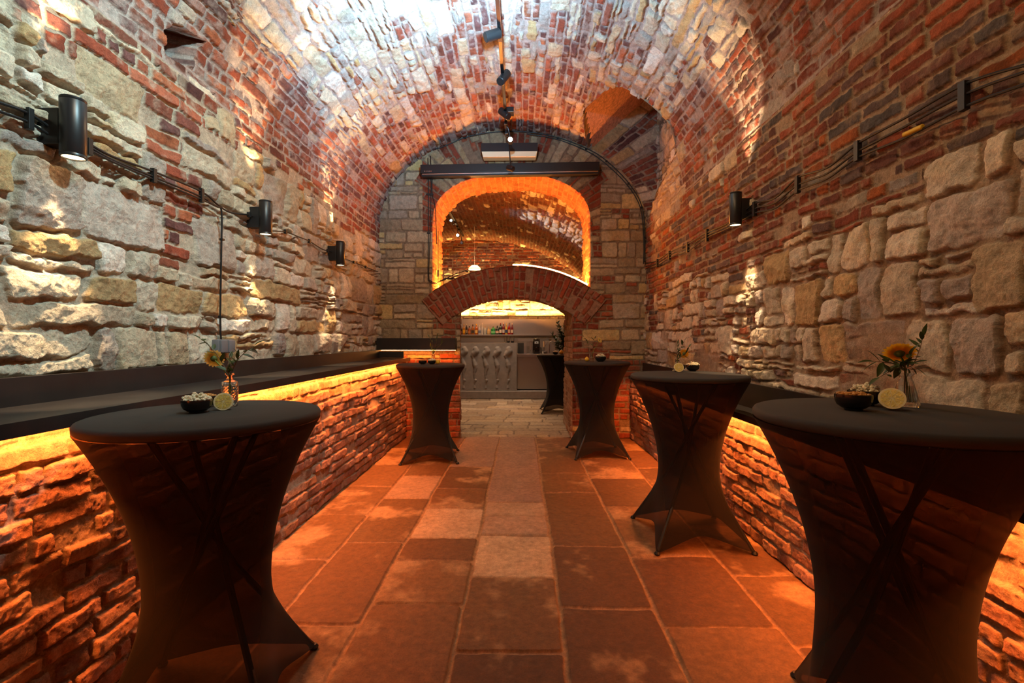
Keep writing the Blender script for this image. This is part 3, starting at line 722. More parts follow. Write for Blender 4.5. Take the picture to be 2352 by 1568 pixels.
# ------------------------------------------------------------------ tableware
def bowl(label, x, y, z, r, fill, group='black ribbed snack bowls'):
    t = thing('snack_bowl', label, 'bowl', (x, y, z), random.random(), group)
    hgt = r*1.0
    out = [(r*.50, 0), (r*.51, .006), (r*.62, hgt*.13), (r*.86, hgt*.32), (r*.97, hgt*.56), (r*1.0, hgt*.8), (r, hgt*.98)]
    inn = [(r*.94, hgt), (r*.90, hgt*.62), (r*.7, hgt*.28), (0, hgt*.14)]
    mb = MB(); mb.lathe([(0, 0)]+out+inn, 84, rfun=lambda a, zz: 1+(.010*math.cos(42*a) if zz > hgt*.3 and zz < hgt*.97 else 0))
    mb.build('bowl_body', M['ceramic'], t, True, 50)
    rnd = random.Random(int(x*1000)+int(y*777)); mb = MB()
    if fill == 'popcorn':
        for i in range(95):
            a = rnd.random()*2*PI; q = math.sqrt(rnd.random())*r*.88; zz = hgt*.92+(1-(q/r)**2)*r*.52*rnd.uniform(.0, 1)
            cx, cy = q*math.cos(a), q*math.sin(a)
            for j in range(4):
                mb.sph((cx+rnd.uniform(-.004, .004), cy+rnd.uniform(-.004, .004), zz+rnd.uniform(-.003, .004)), rnd.uniform(.0035, .0062), (1, 1, .8), 7, 5)
        o = mb.build('popcorn', M['popcorn'], None, True); tag(o, 'white popcorn heaped in the '+label, 'popcorn', 'popcorn portions', 'stuff')
    elif fill == 'nuts':
        for i in range(60):
            a = rnd.random()*2*PI; q = math.sqrt(rnd.random())*r*.84; zz = hgt*.93+(1-(q/r)**2)*r*.2*rnd.uniform(.2, 1)
            mb.sph((q*math.cos(a), q*math.sin(a), zz), rnd.uniform(.0055, .0072), (1, .85, .8), 9, 6)
        o = mb.build('roasted_nuts', M['nuts'], None, True); tag(o, 'golden roasted nuts in the '+label, 'nuts', 'nut portions', 'stuff')
    if fill: o.location = (x, y, z)
    return t
def lemon_half(label, x, y, z, r, yaw, tiltup):
    """half lemon resting on its rind, cut face looking at yaw (rad), tiltup above the horizon"""
    t = thing('lemon_half', label, 'lemon', (x, y, z+r*.93), 0, 'lemons')
    d = Vector((math.cos(yaw)*math.cos(tiltup), math.sin(yaw)*math.cos(tiltup), math.sin(tiltup)))
    R = d.to_track_quat('Z', 'Y').to_matrix().to_4x4()
    O = R @ Matrix.Translation((0, 0, r*.25))
    mb = MB(); mb.lathe([(0, -r*1.30), (r*.16, -r*1.27), (r*.3, -r*1.12), (r*.62, -r*.85), (r*.9, -r*.42), (r, 0)], 32, O, caps=False); mb.build('rind', M['lemon_rind'], t, True, 80)
    mb = MB(); mb.lathe([(r, 0), (r*.985, .0012), (0, .0012)], 32, O); pith = mb.build('pith', M['lemon_pith'], t)
    mb = MB()
    for k in range(9):
        a = 2*PI*k/9; da = PI/9*.90; vs = [(r*.08*math.cos(a), r*.08*math.sin(a), .0018)]
        for q in (-1, -.5, 0, .5, 1): vs.append((r*.82*math.cos(a+da*q), r*.82*math.sin(a+da*q), .0018))
        vs2 = [O @ Vector(v) for v in vs]; mb.add(vs2, [tuple(range(6))])
    mb.build('flesh', M['lemon_flesh'], pith)
    return t
def whole_lemon(label, x, y, z, r, mat='lemon_rind'):
    mb = MB(); mb.lathe([(0, 0), (r*.8, r*.35), (r, r*.9), (r*.8, r*1.5), (r*.3, r*1.95), (r*.15, r*2.1), (0, r*2.15)], 20)
    o = mb.build('lemon', M[mat], None, True, 80); o.location = (x, y, z); return tag(o, label, 'lemon', 'lemons')
def leaf_mb(mb, base, d, L, W, up=(0, 0, 1), curl=.15):
    d = Vector(d).normalized(); up = Vector(up); s = d.cross(up); s = s.normalized() if s.length > 1e-3 else Vector((1, 0, 0)); n = s.cross(d)
    base = Vector(base); vs = []; fs = []
    for i in range(7):
        v = i/6; w = W*.5*(math.sin(PI*v**.8))**.9+.0004; c = base+d*(L*v)-n*(curl*L*v*v)
        vs += [c-s*w+n*w*.3, c, c+s*w+n*w*.3]
    for i in range(6):
        for k in range(2): a = i*3+k; fs.append((a, a+1, a+4, a+3))
    mb.add(vs, fs)
def sprig(parent, base, pts, leaves, L, W, seed, name='olive_sprig'):
    """twig through pts with leaves along it"""
    rnd = random.Random(seed); mb = MB(); P_ = [Vector(p) for p in pts]
    mb.tube(P_, [.0016]*(len(P_)-1)+[.0007], 6, 1)
    for i in range(leaves):
        v = .3+.7*i/(max(1, leaves-1)); k = min(int(v*(len(P_)-1)), len(P_)-2); f = v*(len(P_)-1)-k; p = P_[k].lerp(P_[k+1], f)
        d = (P_[k+1]-P_[k]).normalized(); sd = d.orthogonal(); sd.rotate(Matrix.Rotation(rnd.random()*6.28, 3, d))
        dd = d*rnd.uniform(.5, 1.1)+sd*rnd.uniform(.6, 1.0) if i < leaves-1 else d
        leaf_mb(mb, p, dd, L*rnd.uniform(.75, 1.15), W*rnd.uniform(.8, 1.1), (rnd.uniform(-.4, .4), rnd.uniform(-.6, .2), 1))
    o = mb.build(name, [M['leaf'], M['twig']], parent, True, 60); return o
def gerbera(parent, head, stem_pts, look, r, mat, n=19):
    """head faces 'look'; stem runs through stem_pts to the head"""
    mb = MB(); mb.tube(list(stem_pts)+[head], .0028, 8); parent = mb.build('flower_stem', M['stem'], parent, True)
    q = Vector(look).to_track_quat('Z', 'Y').to_matrix().to_4x4(); O = Matrix.Translation(Vector(head)) @ q
    mb = MB()
    for ring, (k0, rr, lift) in enumerate(((n, 1, .10), (n, .86, .20))):
        for k in range(k0):
            a = 2*PI*(k+.5*ring)/k0; w = r*.125; vs = []
            for i in range(6):
                v = i/5; R_ = r*rr*(.14+.86*v); ww = w*(.45+.75*math.sin(PI*min(1, v*.72+.12))); zz = r*lift*math.sin(v*1.6)+.03*r*math.sin(k*2.3)*v
                if i == 5: ww *= .45
                for sgn in (-1, 1): vs.append(O @ Vector((R_*math.cos(a)-sgn*ww*math.sin(a), R_*math.sin(a)+sgn*ww*math.cos(a), zz)))
            mb.add(vs, [(i*2, i*2+1, i*2+3, i*2+2) for i in range(5)])
    mb.build('petals', M[mat], parent, True, 60)
    mb = MB(); mb.lathe([(0, -r*.26), (r*.10, -r*.24), (r*.26, -r*.12), (r*.33, .001), (r*.2, r*.06), (0, r*.08)], 24, O); mb.build('flower_base', M['calyx'], parent, True)
def vase(kind, label, x, y, z, r, h, sc=1):
    t = thing('bud_vase', label, 'vase', (x, y, z), 0, 'glass bud vases')
    th_ = .0022
    if kind == 'cylinder':
        out = [(r*.9, 0), (r, .004), (r, h*.66), (r*.96, h*.74), (r*.42, h*.80), (r*.40, h*.93), (r*.58, h*.955), (r*.58, h)]
        rf = lambda a, zz: 1+(.028*math.sin(14*a)*math.sin(zz*2*PI/(h*.095)) if .006 < zz < h*.7 else 0)
        mb_n = 112
    elif kind == 'flask':
        out = [(r*.93, 0), (r, .006), (r*.97, h*.08), (r*.55, h*.74), (r*.47, h*.80), (r*.42, h*.84), (r*.42, h*.90), (r*.62, h*.98), (r*.64, h)]
        rf = lambda a, zz: 1+(.02*math.cos(30*a) if zz > .008 else 0); mb_n = 120
    else:
        out = [(r*.9, 0), (r, .004), (r*.98, h*.1), (r*.62, h*.6), (r*.5, h*.85), (r*.62, h)]; rf = None; mb_n = 32
    # densify
    prof = []
    for (a, b) in zip(out[:-1], out[1:]):
        k = max(1, int((b[1]-a[1])/(h*.02)) if kind == 'cylinder' else 3)
        for i in range(k): prof.append((a[0]+(b[0]-a[0])*i/k, a[1]+(b[1]-a[1])*i/k))
    prof.append(out[-1])
    inn = [(max(.001, q[0]-th_), max(q[1], .006)) for q in out[::-1]]
    mb = MB(); mb.lathe([(0, 0)]+prof, mb_n, rfun=rf, caps=False)
    n0 = len(mb.v)
    mb.lathe(inn+[(0, .006)], 32, caps=False)
    mb.build('glass_body', M['glass'], t, True, 60)
    if kind != 'small':
        wl = h*.62; ri = [q for q in inn if q[1] < wl]
        rw = np.interp(wl, [q[1] for q in out], [q[0] for q in out])-th_-.0006
        mb = MB(); mb.lathe([(0, .0075)]+[(max(.001, q[0]-.0006), q[1]+.0015) for q in ri[::-1]]+[(rw, wl), (0, wl)], 32, caps=False); mb.build('water', M['water'], t, True, 60)
    return t

Z1, Z5 = 1.1145, 1.1505
def on(px, py, z): q = P(px, py, Z=z); return q.x, q.y
x, y = on(452, 947, Z1); bowl('black ribbed bowl of popcorn on the near left table', x, y, Z1, .050, 'popcorn')
x, y = on(462, 936, Z1); bowl('black bowl of orange nuts half hidden behind popcorn on the near left table', x, y+.02, Z1, .046, 'nuts')
x, y = on(514, 941, Z1); lemon_half('cut half lemon on the near left table, leaning on the patterned vase', x, y, Z1, .034, math.radians(-65), math.radians(12))
x1, y1 = on(521, 934, Z1); y1 += .02
v1 = vase('cylinder', 'patterned cylindrical glass vase on the near left table', x1, y1, Z1, .030, .135)
def loc_at(px, py, o, dy=0):
    q = P(px, py, Y=o.location.y+dy); return q-o.location
gerbera(v1, loc_at(491, 824, v1, .02), [(0, 0, .012), (0.002, 0, .11), loc_at(512, 846, v1, .01)], (-.25, .9, .35), .040, 'petal_pale')
sprig(v1, None, [(0, 0, .02), (-.002, 0, .13), loc_at(497, 812, v1), loc_at(477, 790, v1), loc_at(460, 778, v1)], 8, .042, .019, 3)
sprig(v1, None, [(0, 0, .02), (.004, 0, .13), loc_at(545, 826, v1), loc_at(566, 806, v1), loc_at(583, 794, v1)], 11, .046, .018, 5)
sprig(v1, None, [(0, 0, .02), (0, 0, .125), loc_at(520, 850, v1, -.02), loc_at(528, 822, v1, .02)], 9, .044, .017, 8)
x, y = on(1960, 941, Z5); bowl('black ribbed bowl of nuts on the nearest right table', x, y, Z5, .054, 'nuts')
x, y = on(1990, 932, Z5); bowl('black bowl of popcorn behind the nut bowl on the nearest right table', x+.01, y+.02, Z5, .054, 'popcorn')
x, y = on(2046, 941, Z5); lemon_half('large cut half lemon on the nearest right table beside the nut bowl', x, y-.005, Z5, .038, math.radians(-125), math.radians(28))
x, y = on(2090, 934, Z5)
v5 = vase('flask', 'clear ribbed flask vase with water on the nearest right table', x, y+.02, Z5, .042, .118)
gerbera(v5, loc_at(2066, 812, v5, .0), [(.012, 0, .012), (.0, 0, .12), loc_at(2076, 835, v5)], (.30, .58, .70), .050, 'petal')
sprig(v5, None, [(0, 0, .02), (0, 0, .135), loc_at(2060, 836, v5, -.02), loc_at(2038, 832, v5, -.03), loc_at(2008, 830, v5, -.03)], 13, .056, .020, 13)
sprig(v5, None, [(0, 0, .02), (.003, 0, .135), loc_at(2098, 838, v5), loc_at(2113, 800, v5), loc_at(2120, 772, v5)], 10, .05, .015, 14)
sprig(v5, None, [(0, 0, .02), (.0, 0, .135), loc_at(2095, 848, v5), loc_at(2118, 845, v5, .02)], 5, .045, .013, 15)
sprig(v5, None, [(0, 0, .02), (.0, 0, .135), loc_at(2078, 835, v5, -.03), loc_at(2096, 808, v5, -.04)], 9, .045, .018, 16)
sprig(v5, None, [(0, 0, .02), (-.004, 0, .135), loc_at(2055, 846, v5, -.03), loc_at(2020, 866, v5, -.05)], 8, .056, .020, 18)
# middle right table
Z4 = 1.1405
x, y = on(1591, 852, Z4); bowl('black bowl of popcorn on the middle right table', x, y, Z4, .050, 'popcorn')
bowl('dark empty-looking bowl behind the lemon on the middle right table', x-.06, y+.11, Z4, .042, None)
x, y = on(1557, 854, Z4); lemon_half('cut half lemon facing the room on the middle right table', x, y-.02, Z4, .036, math.radians(-100), math.radians(20))
v4 = vase('small', 'small clear glass vase behind the lemon on the middle right table', x+.015, y+.055, Z4, .036, .11)
gerbera(v4, loc_at(1571, 812, v4, .02), [(0, 0, .01), (0, 0, .1)], (.4, .8, .2), .036, 'petal')
sprig(v4, None, [(0, 0, .02), (0, 0, .1), loc_at(1560, 805, v4), loc_at(1572, 783, v4)], 10, .045, .013, 21)
sprig(v4, None, [(0, 0, .02), (0, 0, .1), loc_at(1555, 812, v4), loc_at(1557, 790, v4)], 8, .045, .013, 22)
sprig(v4, None, [(0, 0, .02), (0, 0, .1), loc_at(1573, 815, v4, -.02), loc_at(1582, 798, v4)], 6, .045, .014, 23)
# far right table
Z3 = 1.1185
bowl('black bowl of popcorn on the far right table', .955, 5.78, Z3, .066, 'popcorn')
v3 = vase('small', 'slim glass vase with a yellow flower on the far right table', .865, 5.86, Z3, .034, .12)
whole_lemon('yellow lemon beside the slim vase on the far right table', .80, 5.84, Z3, .028)
gerbera(v3, loc_at(1377, 781, v3, 0), [(0, 0, .01), (0, 0, .1), loc_at(1366, 800, v3)], (.5, -.6, .3), .038, 'petal_pale')
sprig(v3, None, [(0, 0, .02), (-.005, 0, .11), loc_at(1350, 790, v3), loc_at(1342, 775, v3)], 8, .05, .014, 31)
sprig(v3, None, [(0, 0, .02), (.005, 0, .11), loc_at(1362, 790, v3), loc_at(1366, 778, v3)], 8, .05, .013, 32)
# far left table
Z2 = 1.1005
bowl('left one of two small black bowls on the far left table', -1.135, 5.50, Z2, .046, 'nuts')
bowl('right one of two small black bowls, heaped with popcorn, on the far left table', -1.028, 5.50, Z2, .046, 'popcorn')
whole_lemon('greenish yellow lemon right of the bowls on the far left table', -.962, 5.52, Z2, .027)
v2 = vase('small', 'conical glass vase behind the bowls on the far left table', -1.035, 5.62, Z2, .036, .13)
gerbera(v2, loc_at(989, 792, v2), [(0, 0, .01), (0, 0, .12)], (-.9, -.2, .1), .034, 'petal_pale')
sprig(v2, None, [(0, 0, .02), (0, 0, .13), loc_at(992, 785, v2), loc_at(986, 774, v2)], 9, .05, .014, 41)
sprig(v2, None, [(0, 0, .02), (0, 0, .13), loc_at(1002, 788, v2), loc_at(1004, 774, v2)], 10, .05, .013, 42)
sprig(v2, None, [(0, 0, .02), (0, 0, .13), loc_at(1008, 795, v2), loc_at(1018, 786, v2)], 10, .05, .012, 43)
# bar room table
Z6 = 1.1005
bowl('small black bowl on the table in the bar room', .645, 9.02, Z6, .05, 'popcorn')
whole_lemon('orange-yellow lemon on the bar room table beside the branches', .755, 9.0, Z6, .042)
v6 = vase('small', 'dark-stemmed glass vase of tall leafy branches on the bar room table', .835, 9.2, Z6, .045, .17)
for i, (px, py) in enumerate(((1279, 740), (1268, 768), (1285, 752), (1296, 748), (1303, 755), (1309, 770), (1300, 772), (1290, 765), (1276, 790), (1312, 790))):
    sprig(v6, None, [(0, 0, .02), (0, 0, .17), loc_at((px+1297)/2, (py+805)/2+3, v6), loc_at(px, py, v6)], 46, .085, .034, 60+i, 'leafy_branch')

# ------------------------------------------------------------------ wall lamps
def sconce(label, x, y, z, side):
    t = thing('wall_lamp', label, 'lamp', (x, y, z), 0, 'black up-and-down cylinder wall lamps')
    mb = MB(); mb.lathe([(.043, -.124), (.045, -.122), (.045, -.112), (.0443, -.111), (.045, -.110), (.045, .110), (.0443, .111), (.045, .112), (.045, .122), (.043, .124), (.039, .124), (.039, .10), (0, .10)], 40, caps=False)
    mb.lathe([(.043, -.124), (.039, -.124), (.039, -.116), (0, -.116)], 40, caps=False)
    body = mb.build('lamp_body', M['black_metal'], t, True, 40)
    w0 = (side*.035, side*.125) if side > 0 else (side*.125, side*.035)
    mb = MB(); mb.box(w0[0], w0[1], -.03, .03, -.075, .075, 0, .003); mb.build('wall_bracket', M['black_metal'], t)
    mb = MB(); mb.lathe([(.0385, -.119), (0, -.119)], 32, caps=False); mb.build('lens', M['lens'], body)
    e = 58
    spot('wall_lamp_light', (x, y, z-.126), (x+side*.035, y, z-1.2), e, WARM, 46, .5, .015)
    spot('wall_lamp_light', (x, y, z+.126), (x+side*.035, y, z+1.2), e*1.3, WARM, 46, .5, .015)
for (px, py, lab) in ((168, 295, 'black cylinder wall lamp on the left wall, nearest of the three there'), (610, 500, 'black cylinder wall lamp on the left wall, middle of the three there'), (782, 582, 'black cylinder wall lamp on the left wall, farthest of the three there')):
    q = P(px, py, X=-1.885); sconce(lab, q.x, q.y, q.z, -1)
q = P(1689, 480, X=1.63); sconce('single black cylinder wall lamp on the right brick wall', q.x, q.y, q.z, 1)

# ------------------------------------------------------------------ cables
def smooth_pts(pts, k=6):
    P_ = [Vector(p) for p in pts]; out = []
    for i in range(len(P_)-1):
        a = P_[max(i-1, 0)]; b = P_[i]; c = P_[i+1]; d = P_[min(i+2, len(P_)-1)]
        for j in range(k):
            t = j/k; out.append(.5*((2*b)+(c-a)*t+(2*a-5*b+4*c-d)*t*t+(3*b-a-3*c+d)*t**3))
    out.append(P_[-1]); return out
def cable_run(label, lines, clips, r=.0055, cat='cable', clip_name='cable_clip', extra=None):
    """lines: lists of world points; clips: (point, size vector)"""
    t = thing('cable_run', label, cat, lines[0][0])
    for L in lines:
        mb = MB(); mb.tube([q-t.location for q in smooth_pts(L)], r, 8); mb.build('cable', M['black_rubber'], t, True)
    for (p, sz) in clips:
        mb = MB(); a = Vector(p)-t.location; mb.box(a.x-sz[0]/2, a.x+sz[0]/2, a.y-sz[1]/2, a.y+sz[1]/2, a.z-sz[2]/2, a.z+sz[2]/2, 0, .002); mb.build(clip_name, M['black_rubber'], t)
    return t
XW = -1.965
up = [(-60, 218), (0, 236), (68, 262), (132, 305)]; lo = [(-60, 232), (0, 256), (68, 282), (132, 322)]
cable_run('two black cables clipped to the left wall, cut by the picture edge', [[P(a, b, X=XW) for a, b in L] for L in (up, lo)], [(P(67, 273, X=XW), (.022, .022, .085))], .006)
up = [(192, 325), (204, 330), (260, 360), (353, 394), (463, 440), (500, 470), (530, 488), (574, 494), (588, 505)]
lo = [(192, 340), (205, 344), (260, 372), (353, 412), (463, 458), (497, 474), (508, 480), (510, 520), (509, 550), (506, 730), (508, 783)]
lo2 = [(192, 333), (205, 337), (260, 368), (353, 406), (463, 452), (480, 464), (500, 474)]
cable_run('black cables between the nearest and middle left wall lamps, branching down to the socket', [[P(a, b, X=XW) for a, b in L] for L in (up, lo, lo2)],
          [(P(a, b, X=XW), (.022, .024, h)) for a, b, h in ((204, 337, .075), (353, 403, .075), (463, 449, .085), (572, 493, .035), (510, 550, .014), (507, 727, .014))], .006)
cable_run('thin black cable from the middle left wall lamp to the farthest one', [[P(a, b, X=XW) for a, b in ((620, 530), (640, 531), (656, 532), (684, 543), (711, 554), (740, 572), (755, 576), (768, 580))]],
          [(P(a, b, X=XW), (.02, .03, .035)) for a, b in ((656, 532), (711, 554), (753, 576))], .0055)
cable_run('thin black cable from the farthest left wall lamp to the end wall corner', [[P(a, b, X=XW) for a, b in ((790, 593), (813, 602), (840, 613), (868, 624))]], [(P(a, b, X=XW), (.02, .04, .03)) for a, b in ((813, 602), (840, 613))], .0055)
XW = 1.70
c3 = [(1483, 606, 612, 618), (1510, 598, 604, 610), (1538, 580, 586, 592), (1580, 560, 568, 576), (1624, 534, 540, 546), (1680, 508, 514, 520), (1733, 468, 480, 490), (1780, 455, 466, 478), (1832, 408, 425, 438), (1900, 385, 398, 410), (1970, 330, 348, 362), (2080, 270, 290, 316), (2214, 194, 218, 246), (2352, 150, 166, 194), (2480, 120, 130, 150)]
t = cable_run('three black cables sweeping along the right brick wall to the corner', [[P(q[0], q[k], X=XW) for q in c3] for k in (1, 2, 3)],
              [(P(a, b, X=XW), (.024, .03, h)) for a, b, h in ((1510, 604, .10), (1538, 586, .10), (1580, 568, .10), (1624, 540, .11), (1733, 480, .105), (1832, 424, .105), (1970, 347, .10), (2214, 221, .11))], .006)
a, b = P(2076, 310, X=XW-.004)-t.location, P(2120, 290, X=XW-.004)-t.location
mb = MB(); mb.cyl(a, b, .011, 14, 0, .003); o = mb.build('cable_sleeve', M['yellow_tag'], t, True); o['label'] = 'yellow ribbed sleeve on the cable'
# arch cable on the end wall
YW = D-.03
arch = [(1481, 606), (1481, 540), (1474, 473), (1444, 420), (1393, 369), (1348, 341), (1281, 316), (1210, 303), (1130, 304), (1068, 316), (1020, 336), (964, 357), (905, 418), (870, 478), (868, 560), (871, 622)]
arch2 = [(1478, 606), (1478, 540), (1470, 475), (1440, 424), (1389, 374), (1346, 346), (1280, 320), (1210, 307)]
def inset(L, k=1): return [P(a, b, Y=YW) for a, b in L]
cable_run('black cable following the big arch of the end wall', [inset(arch), inset(arch2)], [(P(a, b, Y=YW), (.03, .02, .02)) for a, b in ((1474, 476), (1444, 421), (1393, 370), (1346, 342), (1281, 317), (1068, 317), (905, 418), (870, 476), (1481, 545), (1480, 600), (867, 545))], .0065)
cable_run('three black cables running down the end wall left of the lit niche',
          [inset([(983, 362), (984, 400), (984, 540), (983, 630), (986, 646), (1000, 652)]), inset([(989, 358), (990, 400), (990, 446), (988, 540), (985, 632), (990, 645), (1004, 651)]), inset([(993, 404), (993, 446), (1000, 480), (1003, 560)])],
          [(P(987, 446, Y=YW), (.10, .02, .02)), (P(984, 535, Y=YW), (.04, .02, .02))], .0055)
# small driver box and cable on the niche's left reveal
t = thing('led_driver', 'small black box hanging on a cable in the lit niche, left side', 'cable', P(1006.5, 628, X=-1.21))
q = t.location
mb = MB(); mb.box(-.008, .012, -.03, .03, -.05, .05, 0, .003); mb.build('driver_box', M['black_rubber'], t)
mb = MB(); mb.tube([(0, 0, .05), (0, -.01, .3), (0, 0, .62)], .004, 6); mb.tube([(0, 0, -.05), (0, 0, -.12)], .004, 6); mb.build('cable', M['black_rubber'], t, True)
# cable clutter on the sill
t = cable_run('tangle of black cables lying on the niche sill', [[P(a, b, Y=6.82)+Vector((0, 0, .02)) for a, b in ((1004, 652), (1020, 646), (1040, 640), (1054, 634))], [P(a, b, Y=6.86)+Vector((0, 0, .02)) for a, b in ((1010, 648), (1030, 640), (1046, 632), (1060, 628), (1075, 622))]], [(P(1073, 624, Y=6.84), (.05, .03, .02)), (P(1033, 640, Y=6.86), (.15, .03, .03))], .006, clip_name='connector')
# LED strip on the sill
mb = MB(); pts = []
for a in np.linspace(math.asin((-.12-AC[0])/RO), math.asin((.955-AC[0])/RO), 30): pts.append((AC[0]+(RO+.062)*math.sin(a), 6.98, AC[1]+(RO+.062)*math.cos(a)))
mb.tube(pts, .0075, 8); o = mb.build('light_strip', M['led'], None, True); tag(o, 'glowing light strip curving over the brick arch on the right of the niche sill', 'light strip')
mb = MB(); pts = []
for a in np.linspace(math.asin((-1.235-AC[0])/RO), math.asin((-.2-AC[0])/RO), 30): pts.append((AC[0]+(RO+.05)*math.sin(a), 7.16, AC[1]+(RO+.05)*math.cos(a)))
mb.tube(pts, .0075, 8); o = mb.build('light_strip', M['led'], None, True); tag(o, 'glowing light strip on the left of the niche sill, mostly hidden behind the arch', 'light strip')

# ------------------------------------------------------------------ socket box
q = P(505, 795, X=-1.972)
t = thing('double_socket', 'grey double power socket on the left wall above the ledge', 'socket', q)
mb = MB(); mb.box(0, .045, -.085, .085, -.045, .045, 0, .008); sb = mb.build('socket_box', M['socket_grey'], t, True, 30)
for s_ in (-1, 1):
    mb = MB(); mb.box(.045, .060, s_*.040-.034, s_*.040+.034, -.040, .040, 0, .006); mb.build('socket_lid', M['socket_grey'], sb, True, 30)

# ------------------------------------------------------------------ track and spots
RX, RZT = -.19, 4.10
t = thing('ceiling_track', 'long metal lighting track hanging along the crown of the vault', 'track', (RX, 2, RZT))
mb = MB(); mb.box(-.017, .017, -4.4, 4.32, -.016, .016, 0, .003); mb.build('rail', M['rail_metal'], t)
for yy in (-3, -1, 1.2, 2.3, 4.0):
    mb = MB(); mb.cyl((0, yy, .016), (0, yy, .24), .004, 8); mb.build('hanger', M['black_metal'], t, True)
mb = MB(); mb.cyl((.03, -.02+4.0, .016), (.032, 4.0, .10), .02, 8); mb.box(.0, .10, 3.8, 3.93, .04, .10, 0, .004); mb.build('feed_box', M['black_metal'], t)
def head(label, a, b, r, yrail, lensmat='black_metal', stem=True, xr=RX, zr=RZT, rings=False):
    """spot cylinder whose body runs from a (back) to b (front)"""
    a, b = Vector(a), Vector(b); mid = (a+b)/2
    t = thing('track_spotlight', label, 'spotlight', mid, 0, 'cylinder spotlights on the tracks')
    mb = MB(); mb.cyl(a-mid, b-mid, r, 28, 0, .004); body = mb.build('lamp_body', M['black_metal'], t, True, 40)
    d = (b-a).normalized()
    mb = MB(); mb.cyl(b-mid+d*.0005, b-mid+d*.002, r*.82, 24); mb.build('lens', M[lensmat], body)
    mb = MB(); mb.box(xr-.02-mid.x, xr+.02-mid.x, yrail-.05-mid.y, yrail+.05-mid.y, zr-.05-mid.z, zr-.014-mid.z, 0, .003); mb.build('track_adapter', M['black_metal'], t)
    mb = MB(); mb.tube([(xr-mid.x, yrail-mid.y, zr-.05-mid.z), ((xr-mid.x)*.5, (yrail-mid.y)*.5, (zr-.07-mid.z)), (0, 0, r*.9)], .007, 8); mb.build('arm', M['black_metal'], t, True)
    return t
head('black spotlight nearest the camera on the hall track, aimed at the left wall', P(1147, 76, Y=4.2), P(1115, 86, Y=4.16), .043, 4.25)
head('black spotlight second along the hall track, tilted steeply down', P(1165, 168, Y=4.95), P(1149, 188, Y=4.85), .043, 4.98)
head('black spotlight third along the hall track, tilted to the right', P(1150, 254, Y=5.75), P(1168, 268, Y=5.68), .043, 5.72)
q = P(1172, 320, Y=5.96)
head('lit spotlight glaring straight at the camera at the end of the hall track', q+Vector((0, .11, .01)), q, .034, 5.99, 'bulb_hot')
head('small black spotlight hanging low at the end of the hall track', P(1166, 384, Y=6.27), P(1179, 388, Y=6.22), .036, 6.26)
spot('track_light', q+Vector((0, -.02, 0)), (-.1, .5, .6), 75, WARM, 75, .8, .05)

# ------------------------------------------------------------------ screen housing and heater
p0, p1 = P(965, 378, Y=6.60), P(1378, 371, Y=6.60)
t = thing('screen_housing', 'long black roller screen housing across the end wall above the niche', 'projector screen', ((p0.x+p1.x)/2, 6.67, (p0.z+p1.z)/2-.07), 0)
L = (p1.x-p0.x)/2; tl = math.atan2(p1.z-p0.z, p1.x-p0.x); t.rotation_euler = (0, -tl, 0)
mb = MB(); mb.box(-L, L, -.06, .055, -.045, .075, 0, .006); mb.box(-L+.01, L-.01, -.045, .05, -.085, -.044, 0, .004); mb.build('housing', M['black_metal'], t)
mb = MB(); mb.box(-L+.02, L-.02, -.052, -.044, -.062, -.048, 0, .002); mb.build('slat_bar', M['chrome'], t)
mb = MB()
for i, wd in enumerate((.012, .009, .013, .009, .011)): mb.box(-L+.055+i*.022, -L+.055+i*.022+wd, -.0612, -.0600, -.026, -.012)
o = mb.build('maker_mark', M['chrome'], t); o['label'] = 'tiny faint grey lettering'
mb = MB(); mb.box(-L+.30, -L+.425, -.02, .03, .075, .088); o = mb.build('bracket', M['cream'], t)
p0, p1 = P(1105, 327, Y=6.52), P(1235, 358, Y=6.52)
t = thing('wall_heater', 'black and cream box fixture on the end wall above the screen housing', 'heater', ((p0.x+p1.x)/2, 6.6, (p0.z+p1.z)/2))
W_, H_ = (p1.x-p0.x)/2, (p0.z-p1.z)/2
mb = MB(); vs = [(-W_, -.08, H_*.9), (W_, -.08, H_*.9), (W_, -.08, -.30*H_), (-W_, -.08, -.30*H_), (-W_, .13, H_), (W_, .13, H_), (W_, .13, -.3*H_), (-W_, .13, -.3*H_)]
mb.add(vs, [(0, 1, 2, 3), (0, 4, 5, 1), (3, 2, 6, 7), (0, 3, 7, 4), (1, 5, 6, 2), (4, 7, 6, 5)]); mb.build('heater_body', M['black_metal'], t)
mb = MB(); vs = [(-W_*.98, -.078, -.30*H_), (W_*.98, -.078, -.30*H_), (W_*.93, -.06, -H_), (-W_*.93, -.06, -H_), (-W_*.98, .10, -.3*H_), (W_*.98, .10, -.3*H_), (W_*.93, .08, -H_), (-W_*.93, .08, -H_)]
mb.add(vs, [(0, 1, 2, 3), (3, 2, 6, 7), (0, 3, 7, 4), (1, 5, 6, 2), (4, 7, 6, 5)]); mb.build('heater_grille', M['cream'], t)

# ------------------------------------------------------------------ bar
o = MB().box(-4.7, 2.0, 11.15, 12.6, 0, .175, 0, .01).build('trim_3', M['concrete']); o['kind'] = 'structure'
